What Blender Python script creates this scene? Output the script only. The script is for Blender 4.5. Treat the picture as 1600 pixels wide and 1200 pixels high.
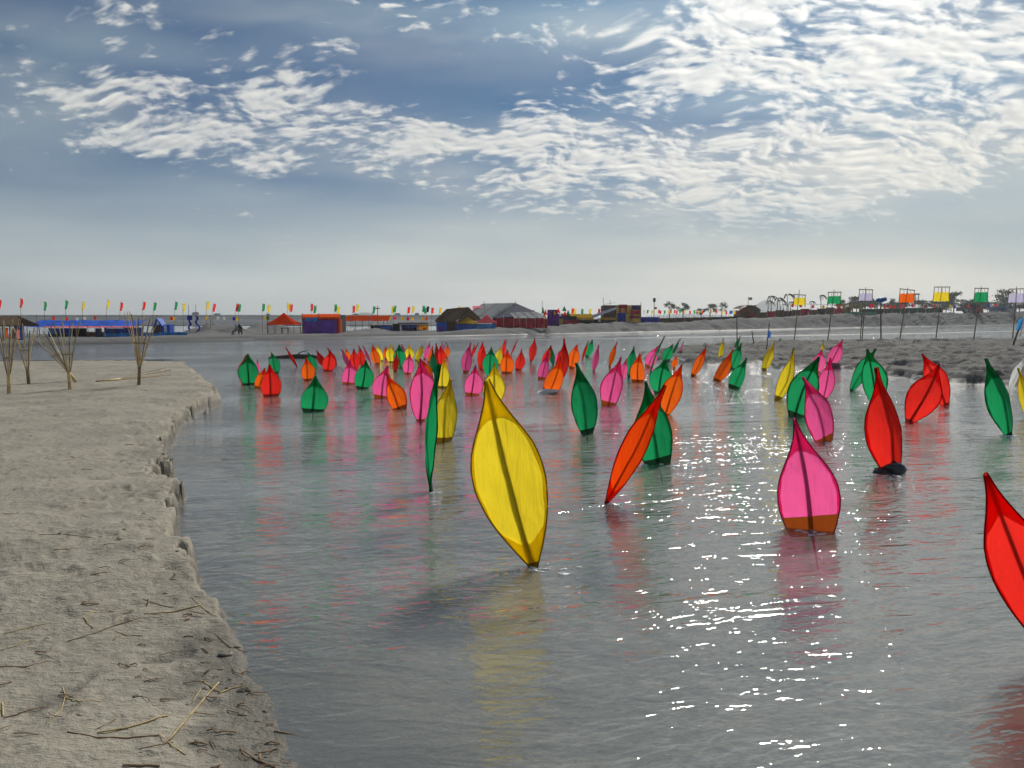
import bpy, bmesh, math, random
import numpy as np
from mathutils import Vector, Matrix, Quaternion
random.seed(7); rng = np.random.default_rng(11)
R = math.radians
scene = bpy.context.scene
for o in list(bpy.data.objects): bpy.data.objects.remove(o)
C = scene.collection

# ------------------------------------------------------------------ camera
H = 2.2; F = 1200.0; HOR = 496.0
PITCH = math.atan((600 - HOR) / F)
cam_d = bpy.data.cameras.new('camera'); cam = bpy.data.objects.new('camera', cam_d); C.objects.link(cam)
cam_d.sensor_width = 36; cam_d.lens = 27; cam_d.clip_start = 0.05; cam_d.clip_end = 30000
cam.location = (0, 0, H); cam.rotation_euler = (math.pi/2 - PITCH, 0, 0)
scene.camera = cam
CP, SP = math.cos(PITCH), math.sin(PITCH)
def ray(px, py):
    a = (px-800)/F; b = (600-py)/F
    return Vector((a, CP + b*SP, -SP + b*CP))
def at(px, py, z=0.0):                      # where the line of sight meets a level plane
    d = ray(px, py); t = (z-H)/d.z
    return Vector((d.x*t, d.y*t, z))
def P(px, py, D):                           # point at forward distance D
    d = ray(px, py); t = D/d.y
    return Vector((d.x*t, D, H + d.z*t))

# ------------------------------------------------------------------ node helper
class NV:
    def __init__(s, nt, sock): s.nt = nt; s.s = sock
    def _m(s, op, o=None, o2=None, clamp=False, rev=False):
        n = s.nt.nodes.new('ShaderNodeMath'); n.operation = op; n.use_clamp = clamp
        for i, v in enumerate([s, o, o2] if not rev else [o, s, o2]):
            if v is None: continue
            if isinstance(v, NV): s.nt.links.new(v.s, n.inputs[i])
            else: n.inputs[i].default_value = v
        return NV(s.nt, n.outputs[0])
    def __add__(s, o): return s._m('ADD', o)
    __radd__ = __add__
    def __sub__(s, o): return s._m('SUBTRACT', o)
    def __rsub__(s, o): return s._m('SUBTRACT', o, rev=True)
    def __mul__(s, o): return s._m('MULTIPLY', o)
    __rmul__ = __mul__
    def __truediv__(s, o): return s._m('DIVIDE', o)
    def pw(s, o): return s._m('POWER', o)
    def mx(s, o): return s._m('MAXIMUM', o)
    def mn(s, o): return s._m('MINIMUM', o)
    def exp(s): return s._m('EXPONENT')
    def clamp(s): return s._m('ADD', 0.0, clamp=True)
    def asin(s): return s._m('ARCSINE')
    def atan2(s, o): return s._m('ARCTAN2', o)
    def ss(s, a, b):                        # smoothstep
        n = s.nt.nodes.new('ShaderNodeMapRange'); n.interpolation_type = 'SMOOTHSTEP'
        s.nt.links.new(s.s, n.inputs['Value'])
        n.inputs['From Min'].default_value = a; n.inputs['From Max'].default_value = b
        return NV(s.nt, n.outputs[0])
def xyz(nt, sock):
    n = nt.nodes.new('ShaderNodeSeparateXYZ'); nt.links.new(sock, n.inputs[0])
    return [NV(nt, n.outputs[i]) for i in range(3)]
def comb(nt, x, y, z):
    n = nt.nodes.new('ShaderNodeCombineXYZ')
    for i, v in enumerate((x, y, z)):
        if isinstance(v, NV): nt.links.new(v.s, n.inputs[i])
        else: n.inputs[i].default_value = v
    return n.outputs[0]
def noise(nt, vec, scale, detail=4, rough=.5, dist=0.0, typ=None):
    n = nt.nodes.new('ShaderNodeTexNoise'); n.inputs['Scale'].default_value = scale
    n.inputs['Detail'].default_value = detail; n.inputs['Roughness'].default_value = rough
    n.inputs['Distortion'].default_value = dist
    if typ: n.noise_type = typ
    if vec is not None: nt.links.new(vec, n.inputs['Vector'])
    return NV(nt, n.outputs['Fac'])
def mixc(nt, f, a, b):
    n = nt.nodes.new('ShaderNodeMix'); n.data_type = 'RGBA'
    for i, v in ((0, f), (6, a), (7, b)):
        if isinstance(v, NV): nt.links.new(v.s, n.inputs[i])
        elif hasattr(v, 'is_output'): nt.links.new(v, n.inputs[i])
        elif i == 0: n.inputs[0].default_value = v
        else: n.inputs[i].default_value = (*v, 1)
    return n.outputs[2]

# ------------------------------------------------------------------ sun and sky
SUN_AZ, SUN_EL = R(26), R(43.5)
S = Vector((math.sin(SUN_AZ)*math.cos(SUN_EL), math.cos(SUN_AZ)*math.cos(SUN_EL), math.sin(SUN_EL)))
sd = bpy.data.lights.new('sun', 'SUN'); sd.energy = 1.5; sd.angle = R(9); sd.color = (1, .95, .87)
sun = bpy.data.objects.new('sun', sd); C.objects.link(sun)
sun.rotation_euler = S.to_track_quat('Z', 'Y').to_euler(); sun.location = (20, 50, 60)

world = bpy.data.worlds.new('World'); scene.world = world; world.use_nodes = True
nt = world.node_tree; nt.nodes.clear()
out = nt.nodes.new('ShaderNodeOutputWorld'); bg = nt.nodes.new('ShaderNodeBackground')
nt.links.new(bg.outputs[0], out.inputs[0]); bg.inputs[1].default_value = 0.112
tc = nt.nodes.new('ShaderNodeTexCoord')
sky = nt.nodes.new('ShaderNodeTexSky'); sky.sky_type = 'NISHITA'; sky.sun_disc = False
sky.sun_elevation = SUN_EL; sky.sun_rotation = SUN_AZ; sky.dust_density = 1.2; sky.ozone_density = 2.0
dx, dy, dz = xyz(nt, tc.outputs['Generated'])
el = dz.mx(-.99).mn(.99).asin(); az = dx.atan2(dy)
zz = dz.mx(0.0) + 0.45
u = dx/zz; v = dy/zz
sunp = (S.x/(S.z+.45), S.y/(S.z+.45))
def rotv(deg):
    c, s_ = math.cos(R(deg)), math.sin(R(deg)); return comb(nt, az*c + el*s_, el*c - az*s_, 0.0)
AE = {0: comb(nt, az, el, 0.0), 10: rotv(10), -20: rotv(-20)}
class GS:                                    # cloud banks: centre and half-size, as seen in the photograph
    def __init__(s, l): s.l = l
    def __add__(s, o): return GS(s.l + o.l)
    def nv(s):
        acc = None
        for px, py, sx, sy, amp, rot in s.l:
            d = ray(px, py).normalized(); a0 = math.atan2(d.x, d.y); e0 = math.asin(d.z)
            k = 10 if rot > 4 else (-20 if rot < -4 else 0); c, s_ = math.cos(R(k)), math.sin(R(k)); a0, e0 = a0*c+e0*s_, e0*c-a0*s_
            n = nt.nodes.new('ShaderNodeVectorMath'); n.operation = 'MULTIPLY_ADD'; nt.links.new(AE[k], n.inputs[0])
            n.inputs[1].default_value = (F/sx, F/sy, 0); n.inputs[2].default_value = (-a0*F/sx, -e0*F/sy, 0)
            d2 = nt.nodes.new('ShaderNodeVectorMath'); d2.operation = 'DOT_PRODUCT'; nt.links.new(n.outputs[0], d2.inputs[0]); nt.links.new(n.outputs[0], d2.inputs[1])
            e = NV(nt, d2.outputs['Value'])._m('POWER', 0.36788, rev=True)
            acc = e*amp if acc is None else e._m('MULTIPLY_ADD', amp, acc)
        return acc
def G(px, py, sx, sy, amp=1.0, rot=0.0): return GS([(px, py, sx, sy, amp, rot)])
banks = (G(200,185,120,62,1.15) + G(400,205,95,72,1.3) + G(300,180,110,50,.6) + G(520,90,38,66,.9,-10) + G(450,120,60,30,.5) + G(630,200,100,34,.95) + G(600,235,100,20,.6)
         + G(860,215,130,62,1.15) + G(800,275,170,45,.75) + G(960,255,140,50,.7) + G(1010,130,60,26,.9) + G(1170,225,110,36,1.1) + G(1120,275,200,34,.8)
         + G(1420,40,340,80,1.9) + G(1180,50,180,60,1.2) + G(1500,120,190,60,1.3) + G(1470,235,240,34,1.4,12) + G(1560,190,130,40,.9) + G(1300,320,300,30,.8,8)
         + G(170,20,60,30,.7,-35) + G(290,35,70,18,.7) + G(700,15,200,28,.6) + G(1290,200,60,18,.5)).nv()
clear = (G(760,115,200,50,.7) + G(120,290,260,34,.5) + G(1250,170,170,22,.8) + G(420,60,200,36,.35) + G(560,300,240,22,.3)).nv()
# the sheet goes on everywhere else with the same patchy cover
front = dy.ss(.55, .8)*el.ss(.62, .45)
rest = noise(nt, comb(nt, u, v, 3.0), .55, 1).ss(.42, .62)*1.2
cover = (noise(nt, comb(nt, u, v*1.6, 40.0), 3.2, 2).ss(.38, .68)*.46 + banks.mn(1.2) + (G(1430,30,330,75,.30) + G(1500,235,240,40,.15,10)).nv())*front + rest*(1.0-front) - clear*front
warp = noise(nt, comb(nt, u, v, 20.0), 5.0, 2) - .5
uu = u + warp*.12; vv = (v - warp*.10)*1.7
ca = noise(nt, comb(nt, uu, vv, 0.0), 7.5, 5, .62)
cb = noise(nt, comb(nt, uu, vv, 7.0), 27.0, 3, .5); cb2 = noise(nt, comb(nt, uu + .005, vv - .014, 7.0), 27.0, 1, .5)
n0 = (ca*.52 + cb*.48 - .5)*1.25 + .5
dens = (n0 - .665 + cover*.165).ss(-.055, .10)
thick = (n0 - .665 + cover*.165).ss(.0, .17)
lit = ((cb - cb2)*1.3 + .72 - thick*.25).clamp()
veil_n = noise(nt, comb(nt, u + v*.3, v*1.6, 11.0), 2.4, 3, .5)
veil_b = (G(640,20,330,50,1.3) + G(900,35,190,48,1.1) + G(20,190,110,60,1.1) + G(40,60,150,60,.8) + G(250,80,240,20,.5)
          + G(1150,160,170,28,1.0) + G(1400,150,260,60,.9) + G(1550,300,280,70,1.0) + G(1150,330,420,60,.8) + G(300,350,500,45,.4)).nv()
veil = ((veil_n - .52)*1.6 + veil_b*front*.62 + (1.0-front)*.45 - .10).clamp()
# sky colours: deep blue above, pale dusty air low down
cosg = dx*S.x + dy*S.y + dz*S.z
glow = cosg.mx(0.0).pw(9.0)
tint = nt.nodes.new('ShaderNodeMix'); tint.data_type = 'RGBA'; tint.blend_type = 'MULTIPLY'; tint.inputs[0].default_value = 1
nt.links.new(sky.outputs[0], tint.inputs[6]); tint.inputs[7].default_value = (.012, .088, .160, 1)
col = tint.outputs[2]
hazef = ((el.mx(0.0))*-7.6).exp()
lownoise = noise(nt, comb(nt, az*1.5, el*9.0, 2.0), 1.6, 2, .5)
hazef = (hazef*1.10 + (lownoise-.5)*1.1*(el*-3.0).exp()).clamp()
warm = az.ss(-.5, .5)
hazec = mixc(nt, warm, (2.75, 2.98, 2.95), (3.75, 3.55, 3.0))
def bright(c, f):
    n = nt.nodes.new('ShaderNodeVectorMath'); n.operation = 'SCALE'
    if isinstance(c, tuple): n.inputs[0].default_value = c
    else: nt.links.new(c, n.inputs[0])
    nt.links.new(f.s, n.inputs['Scale']); return n.outputs[0]
veilc = bright((1.75, 2.45, 2.85), glow*1.6 + .62)
col = mixc(nt, veil*.56, col, veilc)
# a softer, higher layer of thin cloud, and the bright ring of thin cloud round the sun
soft_n = noise(nt, comb(nt, u*.8 + v*.25, v*1.9 - u*.2, 31.0), 4.6, 3, .55)
soft_b = (G(1300,270,330,70,1.0,10) + G(1050,290,280,50,.9) + G(800,50,260,40,.8) + G(500,30,200,45,.45) + G(1450,120,260,90,1.0) + G(300,130,260,50,.2) + G(80,110,110,60,.6) + G(700,240,260,50,.6)).nv()
soft = ((soft_n - .47)*3.2*(soft_b*front + (1.0-front)*.6)).clamp()
col = mixc(nt, soft*.6, col, bright((4.3, 4.45, 4.35), glow*.7 + .52))
aur = cosg.mx(0.0).pw(36.0)
addn = nt.nodes.new('ShaderNodeVectorMath'); addn.operation = 'ADD'; nt.links.new(col, addn.inputs[0]); nt.links.new(bright((7.5, 7.2, 6.6), aur), addn.inputs[1]); col = addn.outputs[0]
cl = mixc(nt, lit, (2.7, 2.95, 3.25), (7.4, 7.25, 6.7))
cl = bright(cl, glow*.75 + .55)
col = mixc(nt, dens*(thick*.35+.62)*el.ss(.05, .17), col, cl)
col = mixc(nt, hazef, col, hazec)
nt.links.new(col, bg.inputs[0])
world.cycles.sampling_method = 'MANUAL'; world.cycles.sample_map_resolution = 1024

scene.view_settings.view_transform = 'Standard'; scene.view_settings.look = 'None'
scene.view_settings.gamma = 1; scene.view_settings.use_curve_mapping = False
scene.view_settings.exposure = 1.0
scene.cycles.max_bounces = 5; scene.cycles.transparent_max_bounces = 8; scene.cycles.transmission_bounces = 4
scene.cycles.diffuse_bounces = 2; scene.cycles.glossy_bounces = 2; scene.cycles.volume_bounces = 0
scene.cycles.sample_clamp_indirect = 6; scene.cycles.use_adaptive_sampling = True; scene.cycles.adaptive_threshold = .035; scene.cycles.use_denoising = True; scene.cycles.denoiser = 'OPENIMAGEDENOISE'; scene.cycles.denoising_input_passes = 'RGB_ALBEDO_NORMAL'; scene.cycles.denoising_prefilter = 'ACCURATE'

# ------------------------------------------------------------------ materials
def mat(name):
    m = bpy.data.materials.new(name); m.use_nodes = True
    m.node_tree.nodes.clear(); o = m.node_tree.nodes.new('ShaderNodeOutputMaterial')
    return m, m.node_tree, o
def bumpn(nt, h, dist=1.0, strength=1.0):
    b = nt.nodes.new('ShaderNodeBump'); b.inputs['Distance'].default_value = dist; b.inputs['Strength'].default_value = strength
    nt.links.new(h.s, b.inputs['Height']); return b.outputs[0]
_mc = {}
def plain(name, c, rough=.8, var=.25, scale=3.0, metal=0.0, bump=0.0):
    if name in _mc: return _mc[name]
    m, nt, o = mat(name); b = nt.nodes.new('ShaderNodeBsdfPrincipled')
    t = nt.nodes.new('ShaderNodeTexCoord'); n = noise(nt, t.outputs['Object'], scale, 5, .6)
    nt.links.new(mixc(nt, n.ss(.3, .7), tuple(x*(1-var) for x in c), tuple(min(1, x*(1+var)) for x in c)), b.inputs['Base Color'])
    b.inputs['Roughness'].default_value = rough; b.inputs['Metallic'].default_value = metal
    if bump: nt.links.new(bumpn(nt, noise(nt, t.outputs['Object'], scale*4, 4), bump), b.inputs['Normal'])
    nt.links.new(b.outputs[0], o.inputs[0]); _mc[name] = m; return m
def cloth(name, dif, tr, ft=.8, scale=8.0):
    if name in _mc: return _mc[name]
    m, nt, o = mat(name); t = nt.nodes.new('ShaderNodeTexCoord')
    x, y, z = xyz(nt, t.outputs['Object'])
    n = noise(nt, t.outputs['Object'], 2.2, 5, .6)
    wr = noise(nt, comb(nt, x*7.0, y*7.0, z*1.4), 1.6, 5, .6, .6)
    weave = noise(nt, comb(nt, x*260.0, y*260.0, z*40.0), 1.0, 2)
    f = (n*.6 + wr*.4).ss(.3, .7)
    d = nt.nodes.new('ShaderNodeBsdfDiffuse'); tl = nt.nodes.new('ShaderNodeBsdfTranslucent'); mx = nt.nodes.new('ShaderNodeMixShader')
    st = noise(nt, comb(nt, x*1.0 + 3.0, y*1.0, z*1.6), 3.1, 5, .68).ss(.60, .74)*.30
    nt.links.new(mixc(nt, st, mixc(nt, f, tuple(c*.86 for c in dif), dif), tuple(c*.45+.02 for c in dif)), d.inputs[0])
    nt.links.new(mixc(nt, st, mixc(nt, f, tuple(c*.88 for c in tr), tr), tuple(c*.5+.01 for c in tr)), tl.inputs[0])
    bn = bumpn(nt, wr*.9 + weave*.05, .03, .8)
    nt.links.new(bn, d.inputs['Normal']); nt.links.new(bn, tl.inputs['Normal'])
    mx.inputs[0].default_value = ft
    nt.links.new(d.outputs[0], mx.inputs[1]); nt.links.new(tl.outputs[0], mx.inputs[2])
    nt.links.new(mx.outputs[0], o.inputs[0]); _mc[name] = m; return m

LC = {  # colour: (diffuse, through-light, rim, wet band)
 'yellow': ((.62,.42,.015), (.98,.74,.03), (.42,.24,.01), (.26,.14,.01)),
 'red':    ((.60,.008,.006), (.95,.03,.02), (.36,.006,.006), (.30,.02,.012)),
 'pink':   ((.72,.03,.20), (1.0,.12,.36), (.42,.01,.09), (.42,.085,.012)),
 'green':  ((.005,.14,.045), (.015,.36,.12), (.005,.085,.03), (.012,.05,.02)),
 'orange': ((.72,.065,.005), (1.0,.15,.008), (.36,.03,.004), (.28,.045,.006)),
 'vermilion': ((.85,.035,.004), (1.0,.075,.004), (.36,.02,.004), (.28,.03,.006)),
 'white':  ((.6,.6,.56), (.8,.8,.76), (.18,.15,.1), (.3,.27,.2)),
 'purple': ((.12,.03,.25), (.25,.06,.5), (.05,.01,.1), (.05,.01,.1)),
 'blue':   ((.01,.06,.32), (.03,.16,.6), (.01,.02,.1), (.01,.03,.1)),
 'cyan':   ((.01,.17,.42), (.03,.3,.7), (.01,.02,.1), (.01,.03,.1)),
 'lilac':  ((.42,.38,.56), (.6,.55,.75), (.05,.01,.1), (.05,.01,.1)),
 'black':  ((.012,.012,.016), (.02,.02,.03), (.01,.01,.01), (.01,.01,.01)),
}
def cl_m(c): return cloth(c+'_cloth', LC[c][0], LC[c][1])
def rim_m(c): return cloth(c+'_sleeve_cloth', tuple(x*.55 for x in LC[c][0]), tuple(x*.42 for x in LC[c][1]), .5)
def wet_m(c): return cloth(c+'_muddy_wet_cloth', LC[c][3], LC[c][3], .45)
bamboo = plain('bamboo', (.56,.42,.21), .55, .3, 9.0)
bamboo_d = plain('weathered_bamboo', (.21,.15,.08), .7, .35, 9.0)
darkwood = plain('dark_wood', (.05,.04,.03), .8)
rope_m = plain('rope', (.12,.1,.08), .9)
thatch = plain('thatch', (.16,.10,.055), .95, .35, 6.0, 0, .05)
concrete = plain('concrete', (.30,.31,.31), .85, .12, .4)
tin = plain('corrugated_tin', (.17,.185,.20), .5, .3, .8, .3); tin_d = plain('dark_tin', (.05,.055,.06), .6, .3, .8, .2)  # second, darker tin for contrast stripes between sheets
blue_tarp = plain('blue_tarp', (.008,.10,.58), .5, .35, 1.2)
sky_tarp = plain('light_blue_tarp', (.015,.24,.62), .5, .3, 1.2)
navy = plain('navy_tarp', (.008,.014,.07), .6, .4, 1.0)
red_cloth = plain('dark_red_cloth', (.42,.015,.03), .85, .5, 1.2)
purple_cloth = plain('purple_cloth', (.19,.03,.32), .85, .4, 1.0)
or_tarp = cloth('orange_tarp', (.85,.08,.006), (1,.12,.01), .6)
ye_tarp = cloth('yellow_tarp', (.8,.50,.015), (.95,.6,.02), .6)
pk_tarp = cloth('pink_tarp', (.8,.15,.19), (.95,.25,.28), .6)
brown = plain('brown_board', (.13,.075,.045), .85, .35, 1.0)
gold = plain('gold_brown_cloth', (.62,.38,.06), .75, .45, .9)
white_p = plain('white_paint', (.75,.75,.74), .5)
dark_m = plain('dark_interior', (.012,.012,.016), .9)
leafm = cloth('tree_leaf', (.03,.055,.025), (.04,.08,.03), .35)
barkm = plain('bark', (.07,.055,.04), .9)
palm_m = plain('dry_palm_frond', (.035,.035,.022), .8)
rubber = plain('rubber', (.02,.02,.02), .7)
steel = plain('grey_steel', (.12,.13,.14), .5)
green_net = plain('green_netting', (.012,.06,.04), .9, .4, .5)

# sand
def sand_mat(name, c, scale=1.0, wet=True):
    m, nt, o = mat(name); b = nt.nodes.new('ShaderNodeBsdfPrincipled'); g = nt.nodes.new('ShaderNodeNewGeometry')
    x, y, z = xyz(nt, g.outputs['Position']); v = g.outputs['Position']
    n1 = noise(nt, v, .9*scale, 3, .6); n2 = noise(nt, v, 14*scale, 4, .65); n3 = noise(nt, v, 90*scale, 3, .6)
    base = mixc(nt, (n1*.5+n2*.5).ss(.33, .67), tuple(k*.74 for k in c), tuple(k*1.16 for k in c))
    base = mixc(nt, n3.ss(.60, .72)*.5, base, tuple(k*.45 for k in c))
    if wet:  # waterline damp; farther off the tone also paints shade onto the cut bank
        damp_shade = ((z + (n1-.5)*.10)/(y.ss(4.0, 8.0)*.19 + .045)).ss(1.0, .45)
        base = mixc(nt, damp_shade*z.ss(-.10,-.01)*.8, base, tuple(k*.36 for k in c))
        rr = damp_shade*-.45 + .92
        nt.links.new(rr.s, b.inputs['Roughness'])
    else: b.inputs['Roughness'].default_value = .95
    nt.links.new(base, b.inputs['Base Color'])
    crk = noise(nt, comb(nt, x*1.0, y*2.6, z), 5.0*scale, 4, .62)
    hb = (crk-.5)._m('ABSOLUTE')*.035 + n2*.017 + n3*.005 + noise(nt, v, 34*scale, 3, .6)*.010
    nt.links.new(bumpn(nt, hb, 1.0, .9), b.inputs['Normal'])
    b.inputs['Specular IOR Level'].default_value = .25
    nt.links.new(b.outputs[0], o.inputs[0]); return m
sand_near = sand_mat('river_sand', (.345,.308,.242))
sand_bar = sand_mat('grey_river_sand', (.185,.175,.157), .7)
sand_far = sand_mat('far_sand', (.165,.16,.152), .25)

# water
def water_mat():
    m, nt, o = mat('river_water'); g = nt.nodes.new('ShaderNodeNewGeometry')
    x, y, z = xyz(nt, g.outputs['Position'])
    # currents run from far right to near left; ripples lie across them
    c, s_ = math.cos(R(-14)), math.sin(R(-14))
    a = x*c - y*s_; b_ = x*s_ + y*c
    h = noise(nt, comb(nt, a*.4, b_*1.2, 0.0), 1.1, 2, .5, .7)*.085
    h = h + noise(nt, comb(nt, a*.8, b_*2.3, 4.0), 2.6, 2, .55, .8)*.042
    h = h + noise(nt, comb(nt, a*.8, b_*2.0, 9.0), 7.5, 2, .55, .5)*.0175
    h = h + noise(nt, comb(nt, a*1.0, b_*1.6, 2.0), 24.0, 1, .5)*.0030
    gust = noise(nt, comb(nt, a*.25, b_*.5, 6.0), .35, 3, .5).ss(.35, .68)*.85 + .30
    bn = bumpn(nt, h*gust, 1.0, 1.0)
    fr = nt.nodes.new('ShaderNodeFresnel'); fr.inputs[0].default_value = 1.333; nt.links.new(bn, fr.inputs['Normal'])
    gl = nt.nodes.new('ShaderNodeBsdfGlossy'); gl.inputs['Roughness'].default_value = .012; nt.links.new(bn, gl.inputs['Normal'])
    gl.inputs[0].default_value = (1, 1, 1, 1)
    tr = nt.nodes.new('ShaderNodeBsdfTransparent'); tr.inputs[0].default_value = (.86, .89, .86, 1)
    df = nt.nodes.new('ShaderNodeBsdfDiffuse')
    mk = noise(nt, comb(nt, a*.5, b_, 0.0), .6, 4)
    nt.links.new(mixc(nt, mk.ss(.3, .7), (.29,.30,.285), (.40,.41,.385)), df.inputs[0])
    mu = nt.nodes.new('ShaderNodeMixShader'); mu.inputs[0].default_value = .34
    nt.links.new(tr.outputs[0], mu.inputs[1]); nt.links.new(df.outputs[0], mu.inputs[2])
    mx = nt.nodes.new('ShaderNodeMixShader')
    nt.links.new((NV(nt, fr.outputs[0])*1.0 + .03).clamp().s, mx.inputs[0])
    nt.links.new(mu.outputs[0], mx.inputs[1]); nt.links.new(gl.outputs[0], mx.inputs[2])
    nt.links.new(mx.outputs[0], o.inputs[0]); return m

# ------------------------------------------------------------------ mesh helpers
class MB:
    def __init__(s): s.v = []; s.f = []; s.sm = []
    def add(s, vs, fs, smooth=False):
        k = len(s.v); s.v += [tuple(p) for p in vs]; s.f += [tuple(i+k for i in f) for f in fs]; s.sm += [smooth]*len(fs); return s
    def box(s, c, d, M=None):
        x, y, z = d[0]/2, d[1]/2, d[2]/2; c = Vector(c)
        vs = [Vector((i*x, j*y, k*z)) for i in (-1,1) for j in (-1,1) for k in (-1,1)]
        vs = [(M @ p if M else p) + c for p in vs]
        return s.add(vs, [(0,1,3,2),(4,6,7,5),(0,4,5,1),(2,3,7,6),(0,2,6,4),(1,5,7,3)])
    def tube(s, pts, r, n=6, cap=True):
        pts = [Vector(p) for p in pts]; rs = r if isinstance(r, (list, tuple)) else [r]*len(pts)
        vs = []; fs = []
        for i, p in enumerate(pts):
            t = (pts[min(i+1, len(pts)-1)] - pts[max(i-1, 0)]).normalized()
            a = t.cross(Vector((0,0,1)))
            if a.length < .1: a = t.cross(Vector((0,1,0)))
            a.normalize(); b = t.cross(a)
            for k in range(n):
                q = 2*math.pi*k/n; vs.append(p + (a*math.cos(q) + b*math.sin(q))*rs[i])
        for i in range(len(pts)-1):
            for k in range(n): fs.append((i*n+k, i*n+(k+1)%n, (i+1)*n+(k+1)%n, (i+1)*n+k))
        if cap: fs += [tuple(range(n))[::-1], tuple(range((len(pts)-1)*n, len(pts)*n))]
        return s.add(vs, fs, True)
    def sheet(s, grid, smooth=True):
        n = len(grid[0]); vs = [p for r in grid for p in r]
        return s.add(vs, [(i*n+j, i*n+j+1, (i+1)*n+j+1, (i+1)*n+j) for i in range(len(grid)-1) for j in range(n-1)], smooth)
    def prism(s, poly, axis, depth):        # poly: list of points, pushed along axis
        k = len(poly); ax = Vector(axis)*depth
        vs = [Vector(p) for p in poly] + [Vector(p)+ax for p in poly]
        return s.add(vs, [tuple(range(k))[::-1], tuple(range(k, 2*k))] + [(i, (i+1)%k, k+(i+1)%k, k+i) for i in range(k)])
    def blob(s, c, r, seed=0, rough=.25, n=10, m=7):
        rr = random.Random(seed); c = Vector(c); ph = [rr.uniform(0, 6.3) for _ in range(6)]
        vs = []; fs = []
        for i in range(m+1):
            th = math.pi*i/m
            for j in range(n):
                p = 2*math.pi*j/n
                k = 1 + rough*(math.sin(2*p+ph[0]+3*th)*.5 + math.sin(3*p+ph[1]-2*th)*.35 + math.sin(5*th+ph[2]+p)*.3)
                vs.append(c + Vector((math.sin(th)*math.cos(p)*r[0], math.sin(th)*math.sin(p)*r[1], math.cos(th)*r[2]))*k)
        for i in range(m):
            for j in range(n): fs.append((i*n+j, i*n+(j+1)%n, (i+1)*n+(j+1)%n, (i+1)*n+j))
        return s.add(vs, fs, True)
    def build(s, name, m, parent=None, loc=None):
        me = bpy.data.meshes.new(name); me.from_pydata(s.v, [], s.f)
        me.polygons.foreach_set('use_smooth', s.sm); me.update()
        me.materials.append(m); o = bpy.data.objects.new(name, me); C.objects.link(o)
        if parent: o.parent = parent
        if loc is not None: o.location = loc
        return o
def tag(o, label=None, cat=None, group=None, kind=None):
    if label: o['label'] = label
    if cat: o['category'] = cat
    if group: o['group'] = group
    if kind: o['kind'] = kind
    return o
def empty(name, loc, label, cat, group=None):
    o = bpy.data.objects.new(name, None); o.location = loc; C.objects.link(o); return tag(o, label, cat, group)

# numpy value noise
def _h(ix, iy, s):
    n = (ix*374761393 + iy*668265263 + s*1442695041) & 0xffffffff
    n = ((n ^ (n >> 13))*1274126177) & 0xffffffff
    return ((n ^ (n >> 16)) & 0xffff)/65535.0
def vn(x, y, s=0):
    ix = np.floor(x).astype(np.int64); iy = np.floor(y).astype(np.int64); fx = x-ix; fy = y-iy
    fx = fx*fx*(3-2*fx); fy = fy*fy*(3-2*fy)
    return (_h(ix,iy,s)*(1-fx)+_h(ix+1,iy,s)*fx)*(1-fy) + (_h(ix,iy+1,s)*(1-fx)+_h(ix+1,iy+1,s)*fx)*fy
def fbm(x, y, o=4, s=0, g=.5):
    t = 0; a = 1; w = 0
    for i in range(o):
        t = t + a*vn(x*2**i + 17.3*i, y*2**i + 9.1*i, s+i); w += a; a *= g
    return t/w*2-1
def sdist(X, Y, poly):                      # signed distance, positive inside
    d = np.full(X.shape, 1e18); ins = np.zeros(X.shape, bool); n = len(poly)
    for i in range(n):
        x0, y0 = poly[i]; x1, y1 = poly[(i+1) % n]; ex, ey = x1-x0, y1-y0
        t = np.clip(((X-x0)*ex + (Y-y0)*ey)/(ex*ex+ey*ey+1e-12), 0, 1)
        d = np.minimum(d, (X-x0-t*ex)**2 + (Y-y0-t*ey)**2)
        if y0 != y1:
            cnd = ((y0 > Y) != (y1 > Y)) & (X < ex*(Y-y0)/(y1-y0) + x0); ins ^= cnd
    d = np.sqrt(d); return np.where(ins, d, -d)
def sstep(a, b, x):
    t = np.clip((x-a)/(b-a), 0, 1); return t*t*(3-2*t)
def grid_mesh(name, X, Y, Z, m):
    r, c = X.shape; co = np.stack([X, Y, Z], -1).reshape(-1, 3).astype(np.float32)
    idx = np.arange(r*c).reshape(r, c)
    q = np.stack([idx[:-1,:-1], idx[:-1,1:], idx[1:,1:], idx[1:,:-1]], -1).reshape(-1, 4)
    me = bpy.data.meshes.new(name); me.vertices.add(len(co)); me.vertices.foreach_set('co', co.ravel())
    me.loops.add(q.size); me.loops.foreach_set('vertex_index', q.ravel().astype(np.int32))
    me.polygons.add(len(q)); me.polygons.foreach_set('loop_start', np.arange(0, q.size, 4, dtype=np.int32))
    me.update(calc_edges=True); me.polygons.foreach_set('use_smooth', np.ones(len(q), bool))
    me.materials.append(m); o = bpy.data.objects.new(name, me); C.objects.link(o); return o

# ------------------------------------------------------------------ ground, water, banks
g = MB().add([(-4400,-40,-.7),(4400,-40,-.7),(4400,3780,-.7),(-4400,3780,-.7)], [(0,1,2,3)]).build('ground', sand_far); tag(g, kind='structure')
wtr = MB().add([(-1500,-30,0),(1500,-30,0),(1500,2500,0),(-1500,2500,0)], [(0,1,2,3)]).build('river_water', water_mat()); tag(wtr, kind='structure')

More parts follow.
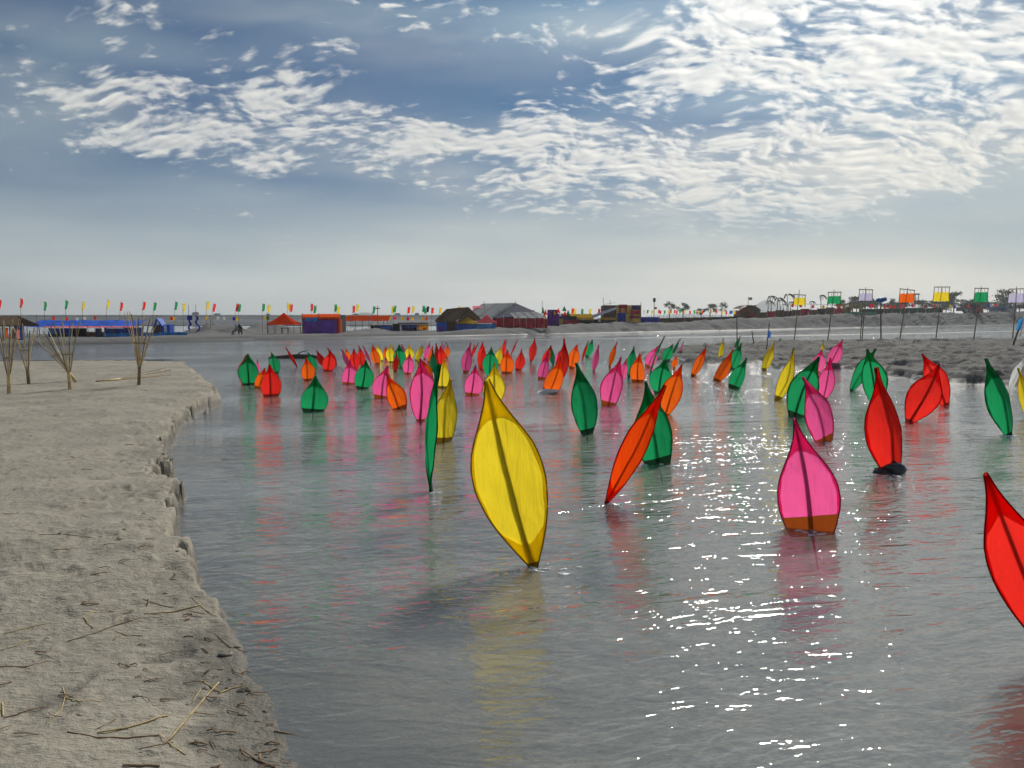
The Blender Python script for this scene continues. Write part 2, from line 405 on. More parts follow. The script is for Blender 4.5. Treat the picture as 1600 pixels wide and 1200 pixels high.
shore_px = [(470,1200),(440,1140),(402,1060),(375,1010),(338,962),(302,905),(282,850),(272,800),(264,745),(264,700),(274,668),(302,652),(342,636),(336,618),(318,602),(302,585),(285,575)]
bank = [(8,-20),(8,-4),(5,.2),(2,1.3),(.3,2.2),(-.6,3.1)] + [tuple(at(*p)[:2]) for p in shore_px] + [(-14.6,34.2),(-17.5,34.6),(-24,34.2),(-60,33),(-60,-20)]
def bank_z(X, Y):
    far = sstep(4.2, 7.2, Y)
    wx = fbm(X*.9, Y*.9, 3, 5)*.16*far + fbm(X*2.6, Y*2.6, 4, 9, .6)*(.05+.26*far)
    s = sdist(X, Y, bank) + wx
    beach = np.where(s > 0, .17*(1-np.exp(-s*.55)), s*.10)
    cliff = np.where(s > 0, .27*sstep(0, .07, s) + .06*(1-np.exp(-s*.5)), s*.16)
    z = beach*(1-far) + cliff*far
    inl = sstep(.0, .5, s)
    z = z + inl*(fbm(X*.35, Y*.35, 3, 21)*.05 + fbm(X*2.2, Y*2.2, 4, 31)*.028)
    cl = np.clip(fbm(X*5.5, Y*7.5, 4, 41) - .22, 0, 1); z = z + inl*cl*.05
    pit = np.clip(fbm(X*3.2, Y*4.6, 3, 51) - .32, 0, 1); z = z - inl*pit*.09
    z = z + fbm(X*16, Y*16, 2, 61)*.006*sstep(-.3, .2, s)
    lip = np.exp(-((s-.35)/.45)**2)*far; t = z/.06 + fbm(X*2.5, Y*2.5, 3, 81)*1.2; fr = t - np.floor(t)
    z = z + lip*.8*(.06*(np.floor(t) + sstep(.5, .9, fr) - (t - z/.06)) - z)
    edge = np.exp(-((s-.12)/.16)**2); z = z + edge*far*np.clip(fbm(X*4, Y*4, 3, 71), -.3, 1)*.03
    return np.maximum(z, -.55)
pxs = np.linspace(-520, 2150, 900); ds = np.geomspace(1.1, 37, 560)
A, D = np.meshgrid((pxs-800)/F, ds); X = A*D; Y = D*1.0
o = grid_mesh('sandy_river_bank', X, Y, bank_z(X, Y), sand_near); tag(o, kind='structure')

bar_px = [(975,557),(1010,563),(1060,568),(1110,570),(1150,569),(1185,570),(1215,578),(1260,578),(1310,577),(1345,580),(1375,588),(1430,596),(1490,600),(1550,603),(1600,606),(1800,616),(2100,625)]
bar = [tuple(at(*p)[:2]) for p in bar_px] + [(75,60),(60,64),(33,63),(20,60),(12,54),(8.2,47),(6.2,43.2)]
def bar_z(X, Y):
    s = sdist(X, Y, bar) + fbm(X*.45, Y*.45, 3, 105)*.7 + fbm(X*1.7, Y*1.7, 3, 106)*.25
    w = sstep(5, 22, X)
    z = np.where(s > 0, (.16+.22*w)*sstep(0, .55, s) + .16*w*sstep(2.5, 4.2, s + fbm(X*.3, Y*.3, 2, 107)*2.0) + .10*w*sstep(8, 14, s), s*.2)
    inl = sstep(0, .8, s)
    z = z + inl*(fbm(X*.5, Y*.8, 4, 111)*.16 + np.clip(fbm(X*1.6, Y*2.6, 4, 121), -.1, 1)*.22 - np.clip(fbm(X*1.1, Y*2.2, 3, 131)-.2, 0, 1)*.5)
    t = z/.15 + fbm(X*.7, Y*.7, 3, 141)*.6; fr = t - np.floor(t)
    zt = .15*(np.floor(t) + sstep(.55, .95, fr) - (t - z/.15))
    z = np.where(inl > .2, z*.35 + zt*.65, z) + inl*fbm(X*4, Y*5, 3, 151)*.035
    return np.maximum(z, -.5)
A, D = np.meshgrid((np.linspace(930, 2050, 620)-800)/F, np.geomspace(20, 72, 420)); X = A*D; Y = D
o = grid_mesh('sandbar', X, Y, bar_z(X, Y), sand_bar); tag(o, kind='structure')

# far bank: waterline as seen, rising to dredged dunes on the right
SX = np.array([-700,-300,0,200,400,640,860,1040,1300,1600,1900,2300]); SY = np.array([560,548,541,536.5,531.5,527,523,519,513,507,503.5,501.5])
def shore_d(px): return H*F/(np.interp(px, SX, SY) - HOR)
CX = np.array([-700,0,300,620,680,720,775,860,960,1040,1130,1200,1300,1400,1500,1600,2300])
CY = np.array([531,529,523,519,520,515,511.5,510.5,503.5,505,499,496.5,491,490,489.5,487,480])
def crest(px): d = shore_d(px)*1.05 + 5; return H - (np.interp(px, CX, CY)-HOR)*d/F
def land_z(px, s):
    px = np.asarray(px, float); s = np.asarray(s, float)
    d = shore_d(px); k = d/90.0; cz = np.maximum(crest(px), .35)
    X = (px-800)/F*(d+s); Y = d+s
    dune = sstep(700, 860, px)
    z = cz*sstep(-.2, 1.0+4.5*dune, s/k)
    z = z*(1 - .28*dune*sstep(6.5, 10, s/k)) + dune*sstep(.3, 1.5, s/k)*(1-sstep(5.5,7.5,s/k))*(fbm(X*1.1, Y*.9, 4, 231)*.22 - np.clip(fbm(X*.5, Y*.7, 3, 241)-.15, 0, 1)*.8)*k*.8
    n = fbm(X*.22, Y*.30, 4, 201)
    z = z + sstep(0, 3, s)*(n*.16*k*(.5+dune) + np.clip(fbm(X*.6, Y*.8, 4, 211), -.2, 1)*.16*k*(1-.65*sstep(7,9,s/k)))
    for hp, hs, hw, hh in HEAPS:
        z = z + hh*np.exp(-((px-hp)/hw)**2 - ((s-hs)/3.2)**2)*(1+.3*fbm(X*.9, Y*.9, 3, 221))
    left = 1-sstep(640, 760, px)
    z = z - left*sstep(26, 36, s)*1.6
    return np.where(s < 0, s*.06, z)
HEAPS = [(325,13,16,.85),(350,15,20,.95),(375,12,16,.65),(402,17,18,.9),(440,16,22,.8),(560,6,22,.35),(588,5,16,.40),(615,7,20,.3),(655,5,26,.3),(470,20,18,.6),(300,14,14,.5)]
px_ = np.linspace(-700, 2300, 760); ss_ = np.concatenate([np.linspace(-4, 14, 110), np.geomspace(14.6, 400, 50)])
PX, SS = np.meshgrid(px_, ss_); Dd = shore_d(PX) + SS
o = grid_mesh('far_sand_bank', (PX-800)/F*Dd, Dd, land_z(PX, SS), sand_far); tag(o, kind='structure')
# pale sand flats beyond the next channel
A, D = np.meshgrid(np.linspace(-1.4, .6, 120), np.geomspace(205, 2300, 60)); X = A*D
o = grid_mesh('sand_flat', X, D, .10 + .12*fbm(X*.02, D*.01, 3, 301) - .6*sstep(.3, .6, A), sand_far); tag(o, kind='structure')
# mud shoals in the channel; left strip added in place of dark ripple lines
for pts, w in (([(560,537),(700,532.5),(860,530),(1040,527),(1250,524),(1450,520.5),(1650,516)], .55), ([(-60,565),(60,564),(180,563.3),(280,562.5)], .20), ([(600,553),(680,551),(740,549.5),(850,548)], .22)):
    m = MB(); rows = []
    for i in range(len(pts)*8-7):
        t = i/8; k = min(int(t), len(pts)-2); f = t-k
        p = at(pts[k][0]*(1-f)+pts[k+1][0]*f, pts[k][1]*(1-f)+pts[k+1][1]*f); ww = w*p.y/70*(.5+random.random())
        e = .04 if 0 < i < len(pts)*8-8 else -.03
        rows.append([p+Vector((0,-ww,-.03)), p+Vector((0,-ww*.3,e)), p+Vector((0,ww*.4,e)), p+Vector((0,ww,-.03))])
    tag(m.sheet(rows).build('shoal_ripple_strip', sand_far), kind='structure')

# ------------------------------------------------------------------ cloth leaves in the river
UW = [(0,.07),(.05,.20),(.10,.35),(.20,.62),(.30,.83),(.40,.96),(.47,1.0),(.56,.965),(.64,.84),(.72,.63),(.79,.425),(.85,.27),(.91,.15),(.96,.085),(1,.045)]
def wprof(u):
    for (a, x), (b, y) in zip(UW, UW[1:]):
        if u <= b: return x + (y-x)*(u-a)/(b-a)
    return .05
def u_of(bw):
    lo, hi = 0, .45
    for _ in range(24):
        mid = (lo+hi)/2
        if wprof(mid) < bw: lo = mid
        else: hi = mid
    return lo
NU, NV_ = 22, 8
def leaf(color, tx, ty, bx, by, wpx, bw, label, yaw=None, front='cloth', cup=.16, wet=None, base=None):
    b = at(bx, by) if base is None else P(bx, by, base); D = b.y; tip = P(tx, ty, D)
    ax = tip - b; vis = ax.length; a = ax.normalized()
    u0 = u_of(bw); L = vis/(1-u0)
    foot = b - a*(u0*L)
    Wapp = wpx*D/F; W = Wapp
    if yaw: W = Wapp/max(.2, math.cos(yaw))
    if yaw is None:
        nat = .40*L
        yaw = 0.0 if Wapp >= nat*.93 else math.acos(max(.05, min(1, Wapp/nat)))
        if yaw: W = nat
        yaw *= -1 if (int(bx*7) % 3 == 0) else 1
    view = Vector((b.x, b.y, 0)).normalized()
    side = a.cross(view).normalized(); nrm = side.cross(a).normalized()   # nrm points towards or away from camera
    if nrm.dot(view) < 0: nrm = -nrm
    rot = Quaternion(a, yaw); side = rot @ side; nrm = rot @ nrm          # nrm: the far side
    rr = random.Random(int(bx*31+by*17)); bend = rr.uniform(-.03, .05); asym = rr.uniform(-.10, .10); fat = rr.uniform(.88, 1.12); curl = rr.uniform(-.035, .035)
    def pt(u, t, off=0.0):
        w = W*.5*wprof(u)**fat*(1 + asym*(1 if t > 0 else -1)*math.sin(math.pi*u)*abs(t)); q = abs(t)
        dep = -cup*w*(1-q**1.6) + bend*L*math.sin(math.pi*u) + off
        wob = .012*W*math.sin(9*u + 3*t + bx) + .006*W*math.sin(23*u - 7*t + by)
        return a*(u*L) + side*(w*t + curl*L*math.sin(math.pi*(u-u0)/(1-u0))*(1 if u > u0 else 0)) + nrm*(dep + wob)
    root = empty('cloth_leaf', foot, label, 'cloth leaf', 'cloth leaves standing in the river')
    big = vis*F/D
    nu = NU if big > 60 else 14; nv = NV_ if big > 60 else 4
    ubase = max(0, u0 - .07/L)
    wetu = u0 + (wet if wet is not None else (.05 if bw > .3 else .02))
    mk = lambda ua, ub, n, off: [[pt(ua+(ub-ua)*i/n, -1+2*j/nv, off) for j in range(nv+1)] for i in range(n+1)]
    MB().sheet(mk(wetu, 1.0, nu, 0)).build('cloth', cl_m(color), root)
    MB().sheet(mk(max(0, ubase), wetu, 3, 0)).build('muddy_hem', wet_m(color), root)
    # doubled cloth where the tip is folded over
    tu = rr.uniform(.70, .77); gr = []
    for i in range(6):
        row = []
        for j in range(nv+1):
            t = -1+2*j/nv; us = tu + .05 - .085*t*t + .012*math.sin(4*t+bx); row.append(pt(us + (1-us)*i/5, t*.985, .008+.002*L))
        gr.append(row)
    MB().sheet(gr).build('tip_fold', cl_m(color), root)
    if bw < .15:
        gr = []
        for i in range(5):
            row = []
            for j in range(nv+1):
                t = -1+2*j/nv; us = .13 + .09*t*t; row.append(pt(.02 + (us-.02)*i/4, t*.97, .008+.002*L))
            gr.append(row)
        MB().sheet(gr).build('foot_fold', cl_m(color), root)
    if big > 60:
        for sg in (-1, 1):
            MB().sheet([[pt(wetu+(.9-wetu)*i/nu, sg*t, .006+.001*L) for t in (.90 + .015*math.sin(i*1.3), .995)] for i in range(nu+1)]).build('edge_fold', cl_m(color), root)
    # bent cane rim and split-bamboo midrib
    rr_ = max(.005, min(.008, .0042*L))
    for sg in (-1, 1):
        MB().tube([pt(ubase+(1-ubase)*i/nu, sg*1.0) for i in range(nu+1)], rr_, 5).build('rim', rim_m(color), root)
    rw = W*.085 if yaw == 0 else W*.07
    gr = [[pt(0 + i/12, 0, .014) + side*(k*rw*(.45 if i < u0*12-1 else 1.05-.45*i/12)*.5) + nrm*(.012 if k else .0) for k in (-1, 0, 1)] for i in range(13)]
    back = [[p + nrm*.012 for p in r[::-1]] for r in gr]
    MB().sheet([g1 + b1 + [g1[0]] for g1, b1 in zip(gr, back)]).build('midrib', rim_m(color), root)
    return root

LEAVES = [ # colour, tip, foot, width, foot width ratio, own label (or None)
('green',387,553,390,601,31,.45,'green cloth leaf in front of a red one, leftmost in the river'),
('red',384,555,383,600,23,.4,'dull red cloth leaf mostly hidden behind the leftmost green leaf'),
('pink',401.5,562,405,585,5,.2,'thin pink cloth leaf peeking out behind the leftmost green leaf'),
('green',424,550,432,583,17,.4,'upright green cloth leaf standing just behind the bright red leaf at left'),
('orange',414,575,404,606,20,.6,'orange cloth leaf leaning against the bright red leaf at left'),
('red',421,568,424,619,31,.72,'bright round red cloth leaf nearest the left sand bank'),
('red',447,543,464,573,4.5,.2,'edge-on dark red leaf leaning left, alone beside the driftwood'),
('orange',478,558,481,594,21,.6,'orange cloth leaf with a green leaf peeking behind its right side'),
('green',481,550,491,582,14,.3,'green cloth leaf behind the orange one at left'),
('green',493,587,489,642,42,.75,'round dark tipped green leaf standing alone in front at left'),
('red',516,547,512,580,21,.6,'upright red leaf in the red trio at left'),
('red',495,547,508,573,11,.4,'red leaf leaning left in the red trio at left'),
('red',512,543,526,570,7,.2,'narrow red leaf at the back of the red trio at left'),
('pink',534,545,545,573,7,.3,None),('orange',540,544,546,567,9,.3,None),('red',553,544,556,578,16,.3,None),('red',564,543,566,571,14,.3,None),
('pink',568,540,580,568,4,.2,None),('pink',561,539,565,561,3,.2,None),
('pink',547,561,544,600,24,.75,'round pink leaf touching the left of a dark green leaf'),
('green',572,562,566,607,30,.6,'dark green leaf touching the right of a round pink leaf'),
('orange',582,539,590,569,14,.5,None),('red',583,538,587,563,5,.2,None),('yellow',588,539,597,564,9,.4,None),('orange',603,541,603,561,9,.4,None),
('yellow',610,538,611,566,14,.4,None),('orange',614,543,614,562,10,.4,None),('green',624,538,627,575,20,.3,None),('red',620,550,617,580,10,.5,None),
('pink',628,537,632,560,6,.3,None),('yellow',639,538,640,563,15,.4,None),('pink',640,552,637.5,584,18,.5,None),('yellow',659,538,650,563,8,.4,None),
('yellow',662,540,653,566,6,.4,None),('pink',672,534,663,561,8,.4,None),('orange',675.5,540,669,566,8,.4,None),('orange',660,563,674,591,13,.4,None),
('red',681,536,686,570,9,.4,None),('red',688,540,690,570,13,.4,None),('orange',699.5,538,697,559,9,.4,None),('pink',693,533,688,556,2.5,.2,None),
('pink',697,534,690,557,2.2,.2,None),('green',676,546,680,584,11,.3,None),
('pink',606,571,597,621,30,.75,'pink leaf half hidden behind a leaning orange leaf'),
('orange',603,583,625,639,30,.72,'orange leaf leaning left over a pink leaf'),
('pink',657,560,657,657,44,.28,'big pale pink leaf left of the tall narrow green leaf'),
('green',685,570,672,768,16,.1,'tall narrow green leaf turned nearly edge-on left of the big yellow one'),
('yellow',696,560,692,606,22,.6,'yellow leaf standing behind another yellow leaf beside the narrow green one'),
('yellow',705,592,694,689,38,.6,'yellow leaf right beside the tall narrow green leaf'),
('yellow',761,593,834,885,117,.10,'largest yellow leaf, leaning left in the middle of the foreground'),
('pink',736,535,728,582,16,.55,None),('red',741,538,735,560,4,.2,None),('red',747.5,535,738,556,2.2,.2,None),('red',753.5,534,750,575,13,.3,None),
('red',757,542,754,578,14,.3,None),('green',768,542,766,590,25,.3,None),('red',789,530,786,556,6,.3,None),('red',793,529,788,548,1.6,.2,None),
('yellow',783,541,779,570,12,.4,None),('orange',793,546,791,583,22,.65,None),('red',808,531,798,554,2.6,.2,None),('red',815,545,809,578,15,.6,None),
('pink',743,570,737,617,29,.7,'round pink leaf behind the tip of the largest yellow leaf'),
('yellow',772,567,770,640,35,.2,'yellow leaf directly behind the tip of the largest yellow leaf'),
('red',836,528,829,567,12,.1,None),('red',861,540,850,573,12,.4,None),('green',861,539,865,570,9,.3,None),('pink',857,551,847,592,17,.8,None),
('pink',874,548,869,567,8,.3,None),('red',882,529,872,602,20,.1,'tall red leaf behind a leaning orange leaf'),
('orange',876,556,858,613,27,.75,'orange leaf leaning right over a white board in the water'),
('orange',902,538,893,575,18,.4,None),('red',919,532,909,564,4,.2,None),('green',926,530,917,557,12,.4,None),('pink',936,539,928,580,10,.3,None),
('green',901,567,917,676,40,.45,'dark green leaf leaning left, left of a large pink leaf'),
('orange',965,534,953,573,9,.3,None),('pink',971,558,950,632,34,.65,'large pink leaf leaning right, right of a dark green leaf'),
('pink',979,560,972,596,13,.3,'pink leaf tucked behind the right of a large pink leaf'),('green',991,541,982,592,16,.1,None),('orange',1000,552,997,596,23,.75,None),
('pink',1029,540,1013,573,17,.6,None),('green',1039,526,1016,586,2.8,.2,None),('green',1052,537,1038,566,15,.4,None),('green',1063,529,1050,557,4,.2,None),
('pink',1069,534,1060,556,3,.2,None),('orange',1057,556,1053,575,9,.4,None),
('green',1040,561,1030,615,36,.4,'green leaf behind the orange pair in the middle'),
('orange',1066,569,1040,648,33,.3,'orange leaf leaning right behind the long orange one'),
('green',1009,596,1031,723,60,.65,'large green leaf behind the long leaning orange leaf'),
('vermilion',1040,602,948,786,42,.10,'long narrow orange leaf leaning far right in the foreground'),
('orange',1104,541,1082,587,14,.4,None),('yellow',1131,528,1123,565,8,.3,None),('orange',1145,546,1119,595,17,.6,None),('green',1157,524,1146,551,6,.3,None),
('green',1159,536,1142,576,19,.6,None),('green',1167,559,1148,606,22,.75,None),('yellow',1210,534,1194,578,13,.5,None),('green',1220,528,1212,545,4,.3,None),
('yellow',1241,544,1213,623,22,.5,'slim yellow leaf leaning right left of a dark green leaf'),
('yellow',1287,532,1280,560,6,.3,None),('pink',1284,546,1277,582,19,.4,None),('pink',1317,530,1294,575,20,.2,None),('pink',1298,559,1286,624,25,.4,'pink leaf seen behind the right side of a dark green leaf'),
('green',1280,557,1242,650,45,.45,'dark green leaf leaning right between yellow and pink leaves'),
('pink',1255,589,1288,688,40,.6,'pink leaf leaning left above the largest pink leaf'),
('pink',1241,654,1268,826,93,.78,'largest pink leaf with a broad muddy orange hem, in the right foreground'),
('green',1355,545,1369,632,37,.3,'green leaf of a crossed pair behind the tall red leaf'),
('green',1369,545,1331,610,21,.2,'green leaf leaning right, left of a crossed green pair'),
('red',1370,574,1394,735,50,.5,'tall red leaf standing on a black sandbag'),
('red',1468,568,1421,658,48,.3,'broad red leaf leaning right, in front of another red leaf'),
('red',1441,553,1478,632,35,.3,'red leaf leaning left, crossed behind a broad red leaf'),
('green',1541,560,1577,678,31,.28,'slim green leaf leaning left near the right edge'),
('white',1607,553,1576,617,12,.2,'white cloth leaf leaning right at the right edge'),
('yellow',1592,575,1606,652,16,.2,'yellow leaf cut by the right edge of the view'),
('red',1540,741,1660,1040,92,.10,'large bright red leaf cut by the right edge in the foreground'),
]
ORD = ['first','second','third','fourth','fifth','sixth','seventh','eighth','ninth','tenth','eleventh','twelfth','thirteenth','fourteenth','fifteenth','sixteenth','seventeenth','eighteenth','nineteenth','twentieth']
cnt = {}
for L_ in sorted([l for l in LEAVES if l[7] is None], key=lambda l: l[3]):
    c, tx, ty, bx, by, w, bw, _ = L_
    kind = 'edge-on' if w < 5 else ('upright' if abs(tx-bx) < .22*(by-ty) else ('left-leaning' if tx < bx else 'right-leaning'))
    reg = 'left of the narrow green leaf' if bx < 682 else ('behind the largest yellow leaf' if bx < 830 else ('in the middle distance' if bx < 1075 else 'before the right sandbar'))
    k = (c, kind, reg); cnt[k] = cnt.get(k, 0) + 1
    LEAVES[LEAVES.index(L_)] = L_[:7] + ((kind, c, reg, cnt[k]),)
for l in LEAVES:
    lab = l[7]
    if isinstance(lab, tuple):
        kind, c, reg, i = lab
        lab = f'small {kind} {c} leaf {reg}' + (f', {ORD[i-1]} such from left' if cnt[(c, kind, reg)] > 1 else '')
    kw = {}
    if l[3] == 1268: kw = dict(wet=.095, cup=.10)
    elif l[3] == 834: kw = dict(cup=.10, yaw=0.0)
    elif l[3] == 1660: kw = dict(yaw=.0)
    elif l[3] in (948,): kw = dict(cup=.30, yaw=.6)
    elif l[3] in (1394, 1577): kw = dict(cup=.4)
    leaf(*l[:7], lab, **kw)
# leaves stuck in the sandbar
leaf('green',1431,530,1417,552,3.2,.2,'edge-on green leaf stuck in the right sandbar')

# ------------------------------------------------------------------ things by the leaves
def lump(name, c, r, seed, m, label, cat):
    o = MB().blob((0,0,0), r, seed, .3, 16, 10).build(name, m, None, c); return tag(o, label, cat)
p = at(1392, 737)
rg = empty('sandbag', p, 'wet black sandbag weighing down the tall red leaf', 'sandbag')
MB().blob((.02,-.05,.05), (.15,.13,.10), 5, .22, 16, 10).build('bag', plain('wet_black_sack',(.014,.016,.024),.35,.5,8.0), rg)
MB().blob((-.16,-.05,.02), (.13,.07,.05), 8, .3, 14, 8).build('bag_neck', _mc['wet_black_sack'], rg)
for (bx, by, w, lab) in ((692, 604, 20, 'dark rag tied round the foot of a far yellow leaf'), (856, 614, 34, 'pale board afloat under the leaning orange leaf')):
    p = at(bx, by); k = w*p.y/F
    if w == 20: tag(MB().blob((0,0,.03), (k*.5,.12,.10), 12, .3, 12, 8).build('foot_rag', darkwood, None, p), lab, 'rag')
    else:
        b = MB(); b.prism([(-k*.5,0,-.02),(k*.45,0,.02),(k*.5,0,.10),(-k*.1,0,.10),(-k*.45,0,.0)], (0,1,0), .35)
        tag(b.build('floating_board', white_p, None, p), lab, 'board')
# foam where the current meets the feet of the near leaves
foam_m = plain('foam', (.75,.77,.78), .25, .2, 30.0)
m = MB()
for (fx, fy, n, sp) in ((838,890,26,.16),(1272,832,16,.22),(1398,746,14,.2),(1030,727,16,.22),(949,788,7,.08),(1288,691,9,.15),(1578,681,10,.14),(672,769,5,.06)):
    q = at(fx, fy)
    for i in range(n):
        r_ = random.uniform(.004, .012)*(1+q.y/14)
        m.blob((q.x+random.gauss(.05,sp), q.y+random.gauss(0,sp*.55), .0), (r_*2.4, r_*1.2, r_*.5), i, .4, 6, 4)
tag(m.build('river_foam', foam_m), 'white foam flecks around the feet of the near leaves', 'foam', kind='stuff')
# driftwood and straw
q = at(466, 560); b = MB().tube([(-1.6,0,.02),(-.9,.05,.07),(0,0,.12),(.8,.1,.10),(1.3,0,.03)], [.05,.1,.13,.1,.04], 7)
dw = b.build('driftwood', darkwood, None, q); tag(dw, 'dark driftwood log afloat beside the lone leaning red leaf', 'log')
MB().tube([(-.2,0,.1),(.1,.1,.33),(.5,.1,.42)], [.04,.03,.015], 5).build('branch', darkwood, dw)
straw_m = plain('dry_straw', (.55,.40,.17), .7, .3, 20.0)
straw_r = plain('old_straw', (.26,.16,.08), .8, .35, 20.0)
def bz(x, y): return float(bank_z(np.array([[x]]), np.array([[y]]))[0,0])
def on_bank(px, py):
    q = at(px, py, .15)
    for _ in range(3): q = at(px, py, bz(q.x, q.y))
    return q
STRAW = [([(262,1160),(300,1115),(342,1067)],.010,0,'longest pale straw slanting across the near sand by the waterline'),
 ([(225,961),(270,957),(312,946)],.011,0,'thick pale straw lying near the middle of the wet edge'),([(105,1003),(150,990),(178,978),(215,968),(250,966)],.008,1,'long bent brown straw below the thick pale straw'),
 ([(176,975),(190,960),(210,953)],.006,0,'short curved straw rising from the crossed straws'),([(180,986),(200,994),(222,993)],.006,0,'short straw curling under the crossed straws'),
 ([(145,982),(131,965),(140,958),(158,957)],.008,0,'hook shaped pale straw left of the crossed straws'),([(5,991),(40,983),(75,974)],.007,0,'straight pale straw at the left edge of the near sand'),
 ([(0,1043),(40,1043),(86,1033)],.008,1,'brown straw at the left edge below the straight one'),([(98,1074),(102,1088),(96,1110),(72,1130)],.006,0,'thin forked straw left of the straw heap'),
 ([(102,1090),(125,1097),(158,1097)],.006,0,'curved twig joined to the thin forked straw'),([(4,1098),(5,1120)],.010,0,'short upright stub of straw at the left edge'),
 ([(6,1122),(30,1116),(52,1107)],.007,1,'brown straw lying beside the short stub'),([(152,1146),(200,1138),(263,1119)],.011,0,'stout straw of the heap near the bottom'),
 ([(105,1144),(150,1153),(200,1154),(248,1150)],.008,1,'long brown straw under the heap near the bottom'),([(312,1063),(345,1082),(352,1080)],.008,0,'short straw near the waterline beside the longest one'),
 ([(340,1085),(360,1077),(382,1071)],.008,0,'pale straw at the waterline pointing to the river'),([(300,1099),(315,1076)],.006,0,'slim straw parallel to the longest one'),
 ([(375,1170),(400,1188),(430,1200)],.010,1,'brown straw at the bottom near the waterline'),([(192,1197),(250,1198)],.012,1,'reddish straw lying along the bottom edge'),
 ([(300,933),(320,953),(338,963)],.006,0,'thin straw dipping into the water above the thick pale one'),([(335,990),(360,1012),(388,1020)],.006,1,'bent brown twig at the wet edge'),
 ([(248,1146),(265,1162),(290,1180)],.006,0,'thin pale straw below the longest one'),([(60,836),(100,835),(148,841)],.007,1,'long dark twig high on the near sand'),
 ([(222,936),(250,946),(275,951)],.006,1,'dark twig above the thick pale straw'),([(428,1143),(455,1148),(482,1153)],.009,1,'brown reed in the shallow water near the bottom'),([(0,1017),(25,1010),(43,1001)],.006,0,'pale straw at the left edge in the middle')]
for pts, r_, d_, lab in STRAW:
    r_ *= .48
    ps = [on_bank(*p) + Vector((0,0,r_*.9)) for p in pts]
    c0 = ps[0].copy(); fine = []
    for a_, b_ in zip(ps, ps[1:]):
        for i in range(4):
            w = a_.lerp(b_, i/4); w.z = max(w.z, (w.z + bz(w.x, w.y))*.5 + r_*.5); fine.append(w)
    fine.append(ps[-1]); n = len(fine)
    o = MB().tube([w-c0 for w in fine], [r_*(.75+.25*math.sin(3*i/n)) for i in range(n)], 5).build('straw', straw_r if d_ else straw_m, None, c0)
    tag(o, lab, 'straw', 'straws washed up on the sand')
m = MB()
for i in range(140):
    t = random.random()
    py = 590 + 610*random.random()**.85
    sx_ = np.interp(py, [575,602,636,652,668,700,745,800,850,905,962,1010,1060,1140,1200], [285,318,342,302,274,264,264,272,282,302,338,375,402,440,470])
    px = sx_ - 12 - abs(random.gauss(0, 110)) if random.random() < .5 else random.uniform(-200, sx_-10)
    q = on_bank(px, py); l_ = random.uniform(.015, .08); a_ = random.gauss(.1, .7); r_ = random.uniform(.002, .005)
    d_ = Vector((math.cos(a_), math.sin(a_), 0))*l_
    m.tube([q - d_ + Vector((0,0,.006)), q + Vector((random.uniform(-.02,.02),random.uniform(-.02,.02),.012)), q + d_ + Vector((0,0,.006))], r_, 4)
tag(m.build('straw_litter', straw_r), 'fine bits of straw scattered over the sand', 'litter', kind='stuff')
m = MB()
for i in range(60):
    py = 585 + 600*random.random()**1.1
    sx_ = np.interp(py, [575,602,636,652,668,700,745,800,850,905,962,1010,1060,1140,1200], [285,318,342,302,274,264,264,272,282,302,338,375,402,440,470])
    px = sx_ - 4 - abs(random.gauss(0, 60)) if random.random() < .6 else random.uniform(-200, sx_-10)
    q = on_bank(px, py); r_ = random.uniform(.006, .018)*(1 if random.random() < .9 else 1.7)
    m.blob((q.x, q.y, q.z), (r_*1.8, r_*1.1, r_*.6), i, .45, 7, 5)
tag(m.build('sand_clods', sand_near), 'small clods of damp sand on the bank', 'clods', kind='stuff')

# ------------------------------------------------------------------ split bamboo lamp stands
def stand(foot, top, spread, hoop_t, label, n=10, seed=0, flat=None, tops=None):
    b = on_bank(*foot); rr = random.Random(seed)
    t = P(top[0], top[1], b.y) if flat is None else flat
    ax = t - b; L = ax.length; a = ax.normalized(); k = b.y/F
    view = Vector((b.x, b.y, 0)).normalized(); s = a.cross(view).normalized(); w = s.cross(a).normalized()
    root = empty('bamboo_lamp_stand', b, label, 'bamboo stand', 'split bamboo lamp stands on the bank')
    spl = .30
    MB().tube([a*-.15, a*(L*spl*.6), a*(L*spl)], [.045,.042,.05], 10).build('stem', bamboo_d if seed in (2,5) else bamboo, root)
    for i in range(n):
        q = 2*math.pi*i/n + rr.uniform(-.15, .15); rad = spread*k*rr.uniform(.85, 1.05); ln = L*rr.uniform(.93, 1.04)
        e = s*math.cos(q)*rad + w*math.sin(q)*rad
        p0 = a*(L*spl*.85) + e.normalized()*.04; p1 = a*(L*.62) + e*.52; p2 = a*ln + e*1.06
        wd = (s*-math.sin(q) + w*math.cos(q))*.011; th = e.normalized()*.005
        m = MB()
        prof = [p0, p1, p2]
        m.sheet([[p-wd-th, p+wd-th, p+wd+th, p-wd+th, p-wd-th] for p in prof], False)
        m.build('strip', bamboo if i % 3 else bamboo_d, root)
    if hoop_t:
        rad = spread*k*hoop_t[1]; c = a*(L*hoop_t[0])
        MB().tube([c + s*math.cos(6.2832*i/20)*rad + w*math.sin(6.2832*i/20)*rad for i in range(21)], .013, 5, False).build('hoop', bamboo_d, root)
    return root
stand((14,615),(12,494),20,(.46,.36),'pale bamboo stand with a ring, nearest the left edge',10,1)
stand((45,600),(37,512),15,(.60,.5),'dark bamboo stand behind the leftmost one',9,2)
stand((109,608),(103,505),20,(.53,.42),'upright pale bamboo stand crossed by a leaning one',10,3)
stand((119,597),(62,520),14,(.55,.45),'tilted bamboo stand leaning left behind the upright one',9,4)
stand((217,601),(221,492),23,(.60,.5),'bamboo stand standing alone at the far right of the bank',14,5)
b = on_bank(158,596); e = on_bank(262,590)
